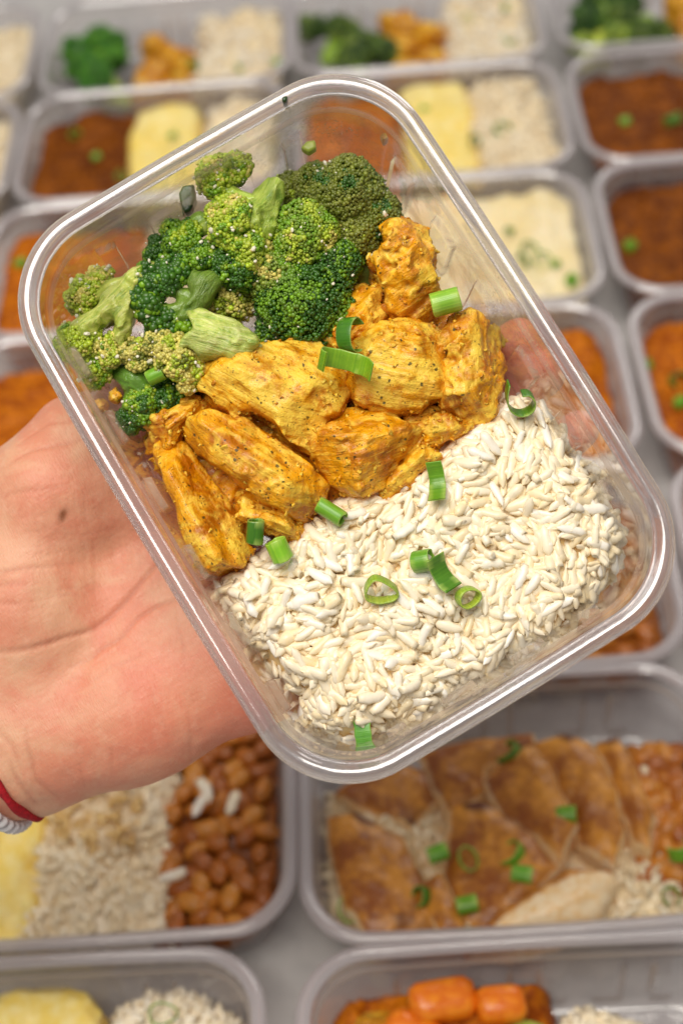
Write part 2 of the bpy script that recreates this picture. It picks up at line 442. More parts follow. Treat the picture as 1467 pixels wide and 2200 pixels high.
def m_skin():
    t = NT('palm_skin'); c = t.coord()
    red = t.attr('red'); cr = t.attr('crease'); mole = t.attr('mole')
    n1 = t.noise(c, 42, 5, .65, .4); n2 = t.noise(c, 300, 3, .6)
    cc = t.mix(t.ramp(n1, .36, .62), (.68, .38, .235), (.64, .255, .155))
    cc = t.mix(t.math('MULTIPLY', red, .75), cc, (.69, .185, .115))
    cc = t.mix(t.ramp(n2, .5, .75, 0, .22), cc, (.80, .47, .34))
    cc = t.mix(t.math('MULTIPLY', cr, .5), cc, (.42, .115, .06))
    cc = t.mix(mole, cc, (.22, .07, .025))
    l1 = t.noise(t.mapping(c, (140, 900, 300), (0, 0, .62)), 1, 3, .6, .3)
    l2 = t.noise(t.mapping(c, (900, 160, 300), (0, 0, .5)), 1, 3, .6, .3)
    l3 = t.noise(t.mapping(c, (2400, 500, 900), (0, 0, -.5)), 1, 2, .6, .2)
    b = t.bump(l1, .0005, .28); b = t.bump(l2, .0005, .28, b); b = t.bump(l3, .00035, .5, b)
    b = t.bump(t.noise(c, 90, 3), .0012, .3, b)
    p = t.principled(Base_Color=cc, Roughness=t.ramp(n2, .3, .7, .42, .56), Normal=b, Subsurface_Weight=.22, Subsurface_Radius=(.003, .0012, .0007), Subsurface_Scale=1.0, Specular_IOR_Level=.45)
    return t.done(p)
M_SKIN = m_skin()

def m_simple(name, color, rough=.5, n=0, col2=None, bd=.0005, coat=0.0, detail=4, a=.4, b=.62, sss=0.0, spec=.35):
    t = NT(name); c = t.coord(); kw = {}; cc = color
    if n:
        ns = t.noise(c, n, detail, .6, .4)
        cc = t.mix(t.ramp(t.math('ADD', t.math('MULTIPLY', ns, .6), t.math('MULTIPLY', t.noise(c, n * .22, 3), .4)), a, b), color, col2)
        kw['Normal'] = t.bump(ns, bd, .7)
    p = t.principled(Base_Color=cc, Roughness=rough, Specular_IOR_Level=spec, Coat_Weight=coat, Coat_Roughness=.2, Subsurface_Weight=sss, Subsurface_Radius=(.003, .002, .001), Subsurface_Scale=1.0, **kw)
    return t.done(p)
M_TABLE = m_simple('grey_tabletop', (.47, .46, .455), .55, 60, (.54, .525, .515), .0003)
M_MINCE = m_simple('minced_meat', (.105, .022, .001), .5, 260, (.29, .08, .002), .0018, 0, spec=.15)
M_MINCE_O = m_simple('orange_minced_meat', (.30, .058, .002), .5, 220, (.64, .19, .004), .0018, 0, spec=.15)
M_PUREE = m_simple('yellow_puree', (.88, .66, .14), .45, 150, (.92, .77, .32), .001, .1, sss=.15)
M_PUREE_PALE = m_simple('pale_puree', (.86, .70, .36), .45, 130, (.90, .78, .52), .001, .1, sss=.15)
M_BEAN = m_tint('stewed_bean', .38, 240, .0005, .5, 0, .12)
M_BROTH = m_simple('bean_broth', (.20, .045, .004), .35, 130, (.36, .11, .010), .001, .1)
M_CARROT = m_simple('cooked_carrot', (.72, .16, .004), .32, 200, (.85, .27, .012), .0006, .3, sss=.2)
M_CELERY = m_simple('cooked_celery', (.34, .42, .05), .35, 220, (.52, .55, .14), .0005, .2)
M_CORD = m_simple('red_cord', (.42, .006, .014), .75, 900, (.25, .003, .008), .0006)
def m_bead():
    t = NT('clear_bead'); p = t.principled(Base_Color=(.95, .92, .93), Roughness=.12, IOR=1.45, Transmission_Weight=.35)
    return t.done(p)
M_BEAD = m_bead()
M_BAND = m_simple('white_band', (.74, .74, .82), .3)
def m_grilled():
    t = NT('grilled_chicken'); c = t.coord(); v = c
    n1 = t.math('ADD', t.math('MULTIPLY', t.noise(v, 30, 3, .55, .3), .75), t.math('MULTIPLY', t.noise(v, 300, 3), .25)); n2 = t.noise(v, 240, 4, .6, .5)
    br = t.attr('brown')
    crust = t.mix(t.ramp(n1, .38, .60), (.27, .068, .003), (.70, .30, .030))
    crust = t.mix(t.ramp(t.noise(v, 30, 3, .6), .56, .68), crust, (.11, .020, .002))
    flesh = t.mix(t.ramp(n2, .4, .65), (.88, .70, .45), (.82, .54, .24))
    cc = t.mix(br, flesh, crust)
    p = t.principled(Base_Color=cc, Roughness=.4, Normal=t.bump(n2, .001, .7), Coat_Weight=.2, Coat_Roughness=.25, Subsurface_Weight=.08, Subsurface_Radius=(.003, .002, .001), Subsurface_Scale=1.0)
    return t.done(p)
M_GRILL = m_grilled()

# ------------------------------------------------------------------ the container
CW, CL, CR, CB = 0.13373, 0.19, 0.02837, 0.0016
def outline(ins, nc, ns, W=CW, L=CL, R=CR, b=CB):
    """rounded rectangle with slightly bowed sides, inset by ins; same count for every inset"""
    W, L, r = W - 2 * ins, L - 2 * ins, max(R - ins * .8, .004)
    hx, hy = W / 2 - r, L / 2 - r; o = []; tag = []
    cor = [(1, 1), (-1, 1), (-1, -1), (1, -1)]
    for k, (sx, sy_) in enumerate(cor):
        for t in np.linspace(0, np.pi / 2, nc):
            a = t + k * np.pi / 2; o.append((sx * hx + r * math.cos(a), sy_ * hy + r * math.sin(a))); tag.append((-1, 0))
        a0 = np.array(o[-1]); nk = cor[(k + 1) % 4]; a = (k + 1) * np.pi / 2
        b0 = np.array((nk[0] * hx + r * math.cos(a), nk[1] * hy + r * math.sin(a)))
        m = ns if k % 2 else int(ns * .62)
        for j in range(1, m):
            p = a0 + (b0 - a0) * j / m; o.append(tuple(p)); tag.append((k, np.linalg.norm(p - (a0 + b0) / 2)*np.sign(j - m / 2)))
    o = np.array(o); x, y = o.T
    x2 = x + b * np.sign(x) * (np.abs(x) / (W / 2)) ** 2 * (1 - (y / (L / 2)) ** 2)
    y2 = y + b * np.sign(y) * (np.abs(y) / (L / 2)) ** 2 * (1 - (x / (W / 2)) ** 2) * (W / L)
    return np.stack([x2, y2], 1), np.array(tag)
def rings(rs, closed=False, cap=False):
    n = len(rs[0]); V = np.concatenate(rs); F = []
    m = len(rs); i = np.arange(n); j = (i + 1) % n
    for k in range(m if closed else m - 1):
        a = k * n; b = ((k + 1) % m) * n
        F.append(np.stack([a + i, a + j, b + j, b + i], 1))
    return V, np.concatenate(F)
def container_meshes(nc, ns, nlev, mb, mr, tag):
    prof = [(0.3, -2.6), (0.2, -1.5), (0.9, -1.1), (1.6, -.7), (2.0, -.1), (2.6, .32), (3.3, .5), (4.0, .42), (4.7, .1), (5.1, -.5), (5.5, -.95), (6.1, -1.1), (6.3, -1.8), (6.2, -2.9), (5.6, -3.0), (5.4, -2.0), (4.6, -1.1), (3.4, -.75), (2.4, -1.2), (1.3, -2.4)]
    rs = []
    for u, z in prof:
        o, _ = outline((6.3 - u) / 1000, nc, ns); rs.append(np.c_[o, np.full(len(o), z / 1000)])
    V, F = rings(rs, True)
    me_r = mesh(tag + '_rim', V, F[:, ::-1].copy(), mr)
    rs = []; ed = []; zs = np.r_[-1.6, -3, -5, -7.4, np.linspace(-8.2, -9.2, 2), np.linspace(-10, -40, nlev), -41.5, -43, -44.3, -45.2, -45.7]
    for z in zs:
        ins = 6.1 + .10 * abs(z) + 1.1 * ss(7.6, 9, -z)
        if z < -39: ins += 5 * (1 - math.sqrt(max(0, 1 - ((-39 - z) / 7) ** 2)))
        o, tg = outline(ins / 1000, nc, ns); c = np.array([0, 0.])
        s = tg[:, 1] * 1000; k = tg[:, 0]
        pitch = 24.0
        ph = np.abs((s / pitch) % 1 - .5) * pitch
        raised = ss(6.1, 5.4, ph) * (k >= 0) * (np.abs(s) < np.where(k % 2 == 1, 66, 40))
        top = -15 - 1.5 * (ph / 5.5) ** 2
        raised = raised * ss(0, 1.6, top - z) * ss(-44, -39, z)
        nx = np.where(k == 1, 1., np.where(k == 3, -1., 0)); ny = np.where(k == 0, -1., np.where(k == 2, 1., 0))
        o = o + np.stack([nx, ny], 1) * (raised * 2.1 / 1000)[:, None]
        rs.append(np.c_[o, np.full(len(o), z / 1000)]); ed.append(4 * raised * (1 - raised) + .5 * (abs(z + 8.7) < .6))
    last = 6.1 + 4.57 + 1.1 + 5
    for e, z in ((1.5, -46), (6, -46), (8, -45.6), (25, -45.6), (45, -45.6)):
        o, _ = outline((last + e) / 1000, nc, ns); rs.append(np.c_[o, np.full(len(o), z / 1000)]); ed.append(np.zeros(len(o)))
    V, F = rings(rs)
    n = len(rs[0]); V = np.r_[V, [[0, 0, -.0456]]]; i = np.arange(n); a = (len(rs) - 1) * n
    tri = np.stack([a + i, a + (i + 1) % n, np.full(n, len(V) - 1)], 1)
    me_b = mesh(tag + '_body', V, [F, tri], mb, attrs={'edge': np.r_[np.concatenate(ed), 0]})
    return me_r, me_b
ME_RIM, ME_BODY = container_meshes(26, 300, 34, M_BODY, M_RIM, 'held')
ME_RIM.materials[0] = M_RIM; ME_BODY.materials[0] = M_BODY
held = obj('food_container', None, M=MH @ T4((0, 0, -.046)), label='clear plastic meal container held up in the hand, with broccoli, chicken and rice', cat='container')
obj('body', ME_BODY, held, T4((0, 0, .046))); obj('rim', ME_RIM, held, T4((0, 0, .046)))
FLOOR = -.0448

# ------------------------------------------------------------------ the hand
def build_hand():
    prims = []     # (group, a, ra, b, rb)
    def P(px, py, z): return hb(px, py, z)
    Kn = [((650, 1020), .0105), ((695, 1140), .0105), ((735, 1255), .010), ((745, 1375), .0095)]
    Wr = [((70, 1390), .016), ((60, 1460), .017), ((50, 1530), .017), ((50, 1590), .017)]
    palm = []
    for (k, rk), (w_, rw) in zip(Kn, Wr):
        palm.append((P(*k, -.0478 - rk), rk, P(*w_, -.0510 - rw), rw))
    for (k, rk), (k2, rk2) in zip(Kn[:-1], Kn[1:]):
        palm.append((P(*k, -.0478 - rk), rk, P(*k2, -.0478 - rk2), rk2))
    # ball of the thumb
    palm += [(P(60, 1310, -.0645), .0235, P(120, 1060, -.0600), .0205), (P(120, 1060, -.0600), .0205, P(170, 955, -.0600), .0150),
             (P(60, 1310, -.0645), .0235, P(40, 1470, -.070), .020), (P(20, 1120, -.066), .020, P(-60, 1330, -.070), .023)]
    # heel of the hand on the little finger's side
    palm += [(P(130, 1060, -.0625), .0185, P(430, 1080, -.0610), .0130), (P(430, 1080, -.0610), .0130, P(650, 1020, -.0585), .0100)]
    palm += [(P(95, 1590, -.0680), .0215, P(300, 1535, -.0655), .0200), (P(300, 1535, -.0655), .0200, P(540, 1440, -.0635), .0165), (P(540, 1440, -.0635), .0165, P(745, 1375, -.0573), .0095),
             (P(300, 1450, -.068), .018, P(600, 1250, -.0615), .0130)]
    arm = [(P(40, 1450, -.072), .0205, P(-420, 1640, -.085), .026), (P(20, 1610, -.072), .0200, P(-420, 1830, -.085), .026)]
    thumb = [(P(170, 955, -.0600), .0150, P(290, 890, -.0605), .0112), (P(290, 890, -.0605), .0112, P(430, 880, -.0580), .0088)]
    fin = [[(Kn[0], (860, 905, .0092), (1015, 808, .0086), (1118, 735, .0080))], [(Kn[1], (890, 1010, .0094), (1055, 890, .0088), (1158, 802, .0080))],
           [(Kn[2], (935, 1140, .0090), (1125, 1020, .0082), (1245, 925, .0072))], [(Kn[3], (905, 1300, .0080), (1030, 1245, .0072), (1115, 1200, .0064))]]
    allp = list(palm) + arm + thumb
    fchains = []
    for f in fin:
        (k, rk), a, b, c = f[0]
        pts = [(P(*k, -.0478 - rk), rk)] + [(P(q[0], q[1], -.0475 - q[2]), q[2]) for q in (a, b)] + [(P(c[0], c[1], -.0515), c[2])]
        ch = [(pts[i][0], pts[i][1], pts[i + 1][0], pts[i + 1][1]) for i in range(3)]
        fchains.append(ch); allp += ch
    lo = np.min([np.minimum(a - ra, b - rb) for a, ra, b, rb in allp], 0) - .006
    hi = np.max([np.maximum(a + ra, b + rb) for a, ra, b, rb in allp], 0) + .006
    h = .00095
    G = grid(lo, hi, h).astype(np.float32); D = np.full(G.shape[:3], .05, np.float32)
    def add(D, pr, k):
        a, ra, b, rb = pr; m = .03
        s = tuple(slice(max(0, int((min(a[i] - ra, b[i] - rb) - m - lo[i]) / h)), max(0, int((max(a[i] + ra, b[i] + rb) + m - lo[i]) / h) + 1)) for i in range(3))
        D[s] = smin(D[s], cone_sd(G[s], a.astype(np.float32), ra, b.astype(np.float32), rb).astype(np.float32), k)
    for p in palm: add(D, p, .011)
    for p in arm: add(D, p, .014)
    for p in thumb: add(D, p, .007)
    for ch in fchains:
        Df = np.full(D.shape, .05, np.float32)
        for p in ch: add(Df, p, .0035)
        D = smin(D, Df, .0030)
    # the palm lies flat against the container's base
    inside = np.maximum(np.abs(G[..., 0]) - .056, np.abs(G[..., 1]) - .083)
    cut = np.maximum(G[..., 2] * -1 - .0470, -1)     # keep z below -.047 under the base
    flat = np.where(inside < .004, -(-.0470 - G[..., 2]), -.05)
    D = np.maximum(D, flat.astype(np.float32))
    V, F = nets(D, lo, h)
    V = relax(V, F, 5, .5)
    N = vnormals(V, F)
    # creases, drawn on the palm side
    def pl(pts): return np.array([hb(x, y, -.046)[:2] for x, y in pts])
    lines = [([(-30, 1412), (20, 1403), (110, 1385), (200, 1350), (262, 1298), (305, 1245), (335, 1205), (350, 1150)], .00085, 1.0),
             ([(150, 1432), (205, 1408), (250, 1378), (300, 1328), (345, 1300), (378, 1285), (420, 1265)], .00065, .75),
             ([(-20, 1238), (60, 1228), (140, 1215)], .00055, .8), ([(-10, 1265), (65, 1263)], .00055, .7), ([(-10, 1305), (55, 1297)], .0006, .8),
             ([(-10, 1080), (45, 1064), (100, 1056), (165, 1056)], .0005, .6), ([(20, 1010), (70, 985), (130, 965), (185, 950)], .00055, .6),
             ([(40, 960), (110, 915), (175, 905)], .0005, .5), ([(100, 1160), (180, 1150), (240, 1140)], .0005, .35),
             ([(60, 1570), (62, 1620), (75, 1680), (110, 1725)], .0007, .7), ([(25, 1640), (40, 1700), (60, 1745)], .0007, .7), ([(-10, 1560), (30, 1600), (45, 1650)], .0006, .5),
             ([(330, 1490), (352, 1535), (362, 1580)], .0005, .4), ([(405, 1520), (408, 1580), (400, 1640)], .0005, .4), ([(205, 1460), (260, 1430), (330, 1395)], .0005, .3),
             ([(375, 1330), (395, 1390), (402, 1430)], .0005, .45), ([(170, 1640), (168, 1690)], .0005, .4), ([(240, 1600), (236, 1660)], .0005, .35)]
    for k in range(26):         # fine wrinkles running up the ball of the thumb
        x = 95 + k * 9 + rng.uniform(-4, 4); y0_ = rng.uniform(1030, 1130)
        lines.append(([(x - 12, y0_), (x + rng.uniform(-4, 4), y0_ + 70), (x + 8 + rng.uniform(-5, 5), y0_ + rng.uniform(110, 190))], .00035, .26))
    for k in range(14):
        y = 1000 + k * 24 + rng.uniform(-8, 8); x = rng.uniform(-20, 120)
        lines.append(([(x, y + 8), (x + 50, y + rng.uniform(-3, 5)), (x + rng.uniform(80, 150), y - 8)], .00035, .26))
    top = (N[:, 2] > 0.05); q = V[top][:, :2]
    jit = np.stack([vnoise(np.c_[q * 140, np.zeros(len(q))], 3), vnoise(np.c_[q * 140, np.ones(len(q))], 5)], 1) * .0007
    qq = q + jit; cr = np.zeros(len(q))
    for pts, sg, am in lines:
        p = pl(pts); d = np.full(len(q), 1.)
        tt = np.zeros(len(q))
        for i in range(len(p) - 1):
            e = p[i + 1] - p[i]; t = np.clip(((qq - p[i]) @ e) / (e @ e), 0, 1)
            di = np.linalg.norm(qq - p[i] - t[:, None] * e, axis=1); b = di < d
            tt[b] = ((i + t) / (len(p) - 1))[b]; d = np.minimum(d, di)
        cr = np.maximum(cr, am * np.exp(-(d / sg) ** 2) * (.35 + .65 * np.sin(np.pi * np.clip(tt * .92 + .04, 0, 1))))
    crease = np.zeros(len(V)); crease[top] = cr
    V = V - N * (crease * .0007)[:, None]
    V = V + N * (.0009 * vnoise(V * 55, 2) + .00035 * vnoise(V * 170, 4))[:, None]
    redc = [((560, 1480), .030, 1.0), ((330, 1500), .030, .7), ((330, 1100), .020, .65), ((120, 1130), .018, .35), ((700, 1200), .05, .8), ((1150, 740), .02, 1.5), ((1205, 860), .02, 1.5), ((1240, 975), .02, 1.5), ((1080, 820), .02, 1.2)]
    red = np.zeros(len(V))
    for (x, y), s_, a in redc: red = np.maximum(red, a * np.exp(-(np.linalg.norm(V[:, :2] - hb(x, y, -.046)[:2], axis=1) / s_) ** 2))
    mc = hb(137, 1107, -.040)[:2]; u = nrm([1, .75]); dv = V[:, :2] - mc
    mole = np.exp(-((dv @ u) / .0021) ** 2 - ((dv @ np.array([-u[1], u[0]])) / .0011) ** 2) * (N[:, 2] > 0)
    base = hb(40, 1530, -.070)
    me = mesh('hand', V - base, F, M_SKIN, attrs={'crease': crease, 'red': np.clip(red, 0, 1), 'mole': np.clip(mole * 1.2, 0, 1)})
    p = obj('person', me, M=MH @ T4(base), label='open left hand reaching in from the left, palm up under the raised container', cat='person')
    # bracelets round the wrist: find the skin all round a section of the wrist
    ax = nrm(P(-420, 1735, -.085) - P(30, 1530, -.072))
    e1 = nrm(np.cross(ax, [0, 0, 1.])); e2 = np.cross(ax, e1)
    def sd(q):
        g = np.clip(((q - lo) / h).astype(int), 0, np.array(D.shape) - 1)
        return D[tuple(g.T)]
    def loop(c, n, off):
        o = []
        for a in np.linspace(0, 2 * np.pi, n, endpoint=False):
            d = math.cos(a) * e1 + math.sin(a) * e2
            r = np.arange(.004, .06, .0004); s_ = sd(c + r[:, None] * d)
            i = np.argmax(s_ > 0); o.append(c + d * (r[i] + off))
        o = np.array(o)
        for _ in range(6): o = (np.roll(o, 1, 0) + o + np.roll(o, -1, 0)) / 3
        return o
    return p, base, ax, loop
hand, HAND_BASE, ARM_AX, wrist_loop = build_hand()

def tube(path, rad, n=10, closed=True, twist=None, flat=1.0):
    m = len(path); rs = []
    for i in range(m):
        t = nrm(path[(i + 1) % m] - path[i - 1]) if closed else nrm(path[min(i + 1, m - 1)] - path[max(i - 1, 0)])
        b = nrm(np.cross(t, ARM_AX if abs(t @ ARM_AX) < .9 else [0, 0, 1.])); c = np.cross(t, b)
        r = rad if np.isscalar(rad) else rad[i]
        a = np.linspace(0, 2 * np.pi, n, endpoint=False)
        k = r if twist is None else r * (1 + .22 * np.cos(2 * (a - twist * i)))
        rs.append(path[i] + np.cos(a)[:, None] * b * (k if np.isscalar(k) else k[:, None]) * flat + np.sin(a)[:, None] * c * (k if np.isscalar(k) else k[:, None]))
    V, F = rings(rs, closed)
    return V, F
cw = hb(8, 1548, -.072)
lp = wrist_loop(cw, 120, .0008); bc = lp.mean(0)
V, F = tube(lp - bc, .0015, 10, True, .35)
obj('cord_bracelet', mesh('cord_bracelet', V, F, M_CORD), M=MH @ T4(bc), label='thin red cord bracelet tied round the wrist at the left edge', cat='bracelet')
lp = wrist_loop(cw + ARM_AX * .0085, 120, .0012); bc = lp.mean(0)
br = obj('bead_bracelet', None, M=MH @ T4(bc), label='clear twisted bead bracelet on a white band, next to the red cord', cat='bracelet')
V, F = tube(lp - bc, .0021, 8, True, None)
obj('band', mesh('band', V, F, M_BAND), br)
V0, F0 = ICO1
me_bead = mesh('bead', V0 * np.array([.0016, .0030, .0022]), F0, M_BEAD)
out = wrist_loop(cw + ARM_AX * .0080, 56, .0036)
for i in range(56):
    t = nrm(out[(i + 1) % 56] - out[i - 1]); n = nrm(out[i] - out.mean(0)); n = nrm(n - t * (n @ t)); b = np.cross(t, n)
    R_ = np.stack([nrm(t + .5 * b), nrm(b - .5 * t), n], 1)
    obj('bead', me_bead, br, mat4(R_, out[i] - bc))

# ------------------------------------------------------------------ rice
def grain_tpl(seed, seg=8, rg=7):
    r = np.random.default_rng(seed); rs = []
    bend = r.uniform(-.10, .10); cut = r.uniform(.62, 1.0); fl = r.uniform(.72, .95); tw = r.uniform(.9, 1.1); asy = r.uniform(-.22, .22)
    for i in range(rg):
        t = -1 + 2 * i / (rg - 1); tt = t * (cut if t > 0 else 1)
        rad = max(.14, (1 - abs(tt) ** 4.2) ** .48) * (1 - asy * t) * (1 + .09 * r.normal())
        a = np.linspace(0, 2 * np.pi, seg, endpoint=False)
        wob = 1 + .085 * r.normal(size=seg)
        rs.append(np.stack([np.full(seg, t), np.cos(a) * rad * .36 * tw * wob + bend * (1 - t * t) * 1.6, np.sin(a) * rad * .36 * fl * wob], 1))
    V, F = rings(rs); n = len(V)
    V = np.r_[V, [[-1.06, 0, 0], [1.06 * cut, 0, 0]]]
    i = np.arange(seg); j = (i + 1) % seg
    c1 = np.stack([i, np.full(seg, n), j], 1)[:, ::-1]; c2 = np.stack([(rg - 1) * seg + i, (rg - 1) * seg + j, np.full(seg, n + 1)], 1)
    tri = np.concatenate([F[:, [0, 1, 2]], F[:, [0, 2, 3]], c1[:, ::-1], c2])
    return V, tri
GR = [grain_tpl(s) for s in range(10)]
GR_LO = [grain_tpl(40 + s, 6, 4) for s in range(5)]
GS_ = .0036
GR_ME = [mesh('rice_grain', V * GS_, F, M_RICE, color=np.ones((len(V), 3))) for V, F in GR]

def slope_frame(n, az):
    t = np.array([math.cos(az), math.sin(az), 0]); t = nrm(t - n * (t @ n)); b = np.cross(n, t)
    return np.stack([t, b, n], 1)
def box_sd(X, Y, hx=.0866, hy=.0585, r=.0205):
    qx = np.abs(X) - hx + r; qy = np.abs(Y) - hy + r
    return np.minimum(np.maximum(qx, qy), 0) + np.hypot(np.maximum(qx, 0), np.maximum(qy, 0)) - r
def heap(poly, hfun, step, clip=False):
    """core surface of a heap over a polygon; clip keeps it inside a container on the table and closes its sides"""
    poly = np.asarray(poly); lo = poly.min(0); hi = poly.max(0)
    if clip: lo = np.maximum(lo, [-.089, -.061]); hi = np.minimum(hi, [.089, .061])
    X, Y = np.meshgrid(np.arange(lo[0], hi[0] + step, step), np.arange(lo[1], hi[1] + step, step), indexing='ij')
    S = poly_sd(poly, X, Y); Z = hfun(X, Y, S)
    nx, ny = X.shape; idx = np.arange(nx * ny).reshape(nx, ny)
    a = S < step * .8
    if clip: a &= box_sd(X, Y) < 0
    q = a[:-1, :-1] & a[1:, :-1] & a[1:, 1:] & a[:-1, 1:]
    F = np.stack([idx[:-1, :-1][q], idx[1:, :-1][q], idx[1:, 1:][q], idx[:-1, 1:][q]], 1)
    V = np.stack([X.ravel(), Y.ravel(), Z.ravel()], 1)
    used = np.unique(F); rm = np.full(len(V), -1); rm[used] = np.arange(len(used))
    V, F = V[used], rm[F]
    if clip:
        E = np.concatenate([F[:, [k, (k + 1) % 4]] for k in range(4)]); key = np.sort(E, 1)
        _, inv, cnt = np.unique(key[:, 0].astype(np.int64) * len(V) + key[:, 1], return_inverse=True, return_counts=True)
        E = E[cnt[inv] == 1]; bv = np.unique(E); nm = np.full(len(V), -1); nm[bv] = np.arange(len(bv)) + len(V)
        # settle the rim of the heap on the wall, then close the side down to the container floor
        dn = V[bv].copy(); dn[:, :2] *= .925; dn[:, 2] = .0025
        F = np.r_[F, np.stack([E[:, 1], E[:, 0], nm[E[:, 0]], nm[E[:, 1]]], 1)]
        V = np.r_[V, dn]
    return V, F
def sample_poly(poly, n, clip=False):
    poly = np.asarray(poly); lo = poly.min(0); hi = poly.max(0); o = []
    if clip: lo = np.maximum(lo, [-.089, -.061]); hi = np.minimum(hi, [.089, .061])
    while len(o) < n:
        q = rng.uniform(lo, hi, (n * 2, 2)); o += list(q[(poly_sd(poly, q[:, 0], q[:, 1]) < 0) & ((box_sd(q[:, 0], q[:, 1]) < -.0015) | (not clip))])
    return np.array(o[:n])

def held_rice():
    px = [(462, 1262), (505, 1215), (560, 1180), (640, 1130), (700, 1080), (760, 1040), (830, 1020), (910, 970), (985, 905), (1060, 850), (1130, 838), (1185, 872), (1235, 955), (1290, 1000), (1318, 1070), (1352, 1140), (1330, 1225), (1275, 1300), (1200, 1375), (1120, 1425), (1040, 1475), (960, 1520), (895, 1565), (840, 1570), (790, 1590), (735, 1597), (680, 1578), (640, 1545), (640, 1500), (595, 1455), (560, 1420), (530, 1370), (490, 1330)]
    zt = -.0225
    poly = np.array([hb(x, y, -.030)[:2] for x, y in px])
    def hf(X, Y, S):
        base = FLOOR + .001
        d = np.clip(-S / .015, 0, 1); prof = np.sqrt(np.clip(1 - (1 - d) ** 2.2, 0, 1))
        n = .0026 * vnoise(np.stack([X * 70, Y * 70, X * 0], -1), 21) + .0014 * vnoise(np.stack([X * 160, Y * 160, X * 0], -1), 22)
        return base + prof * (zt - base) + n * (.3 + .7 * d) - .0015
    V, F = heap(poly, hf, .0015)
    org = np.array([poly[:, 0].mean(), poly[:, 1].mean(), FLOOR])
    t = obj('rice_portion', None, M=MH @ T4(org), label='heap of fluffy cooked white rice filling the lower end of the held container', cat='rice')
    obj('rice_core', mesh('rice_core', V - org + np.array([0, 0, -.0009]), F, M_RICE, color=np.tile([1.0, .86, .54], (len(V), 1))), t, kind='stuff')  # yellower core paints the warm shade between the grains
    n = 2500
    q = sample_poly(poly, n); e = .0006
    S = poly_sd(poly, q[:, 0], q[:, 1]); z = hf(q[:, 0], q[:, 1], S)
    zx = hf(q[:, 0] + e, q[:, 1], poly_sd(poly, q[:, 0] + e, q[:, 1])) - z; zy = hf(q[:, 0], q[:, 1] + e, poly_sd(poly, q[:, 0], q[:, 1] + e)) - z
    lift = rng.uniform(-.0009, .0020, n); lift[rng.random(n) < .14] += .0012
    ok = rng.random(n)
    az = rng.uniform(0, 2 * np.pi, n) * .16 + 3.4 * vnoise(np.c_[q * 55, np.zeros(n)], 31)     # neighbours lie roughly alike
    az[::4] = rng.uniform(0, 2 * np.pi, len(az[::4]))
    L = rng.normal(.0042, .0005, n).clip(.0027, .0053)
    L[rng.random(n) < .16] *= .62
    R_, T_, C_ = [], [], []
    for i in range(n):
        nn = nrm([-zx[i] / e * .7, -zy[i] / e * .7, 1.0]) + rng.normal(0, .27, 3); R0 = slope_frame(nrm(nn), az[i])
        W = L[i] * rng.uniform(.76, 1.1)
        R_.append(R0 * np.array([L[i], W, W * rng.uniform(.8, 1)])); T_.append([q[i, 0], q[i, 1], z[i] + lift[i]])
    R_ = np.array(R_); T_ = np.array(T_) - org
    tint = 1 - rng.uniform(-.02, .13, (n, 1)) * np.array([[.15, .6, 1.7]])
    order = np.argsort(-(lift + rng.uniform(0, .0004, n)))
    for i in order[:300]:
        obj('rice_grain', GR_ME[i % 10], t, mat4(R_[i] / GS_, T_[i]))
    rest = order[300:]; parts = []; cs = []
    for k in range(10):
        ii = rest[rest % 10 == k]; W_, G_ = many(GR[k], R_[ii], T_[ii]); parts.append((W_, G_)); cs.append(np.repeat(tint[ii], len(GR[k][0]), 0))
    V, F = join(parts)
    obj('rice_bed', mesh('rice_bed', V, F, M_RICE, color=np.concatenate(cs)), t, kind='stuff')
    return hf, poly
rice_h, rice_poly = held_rice()

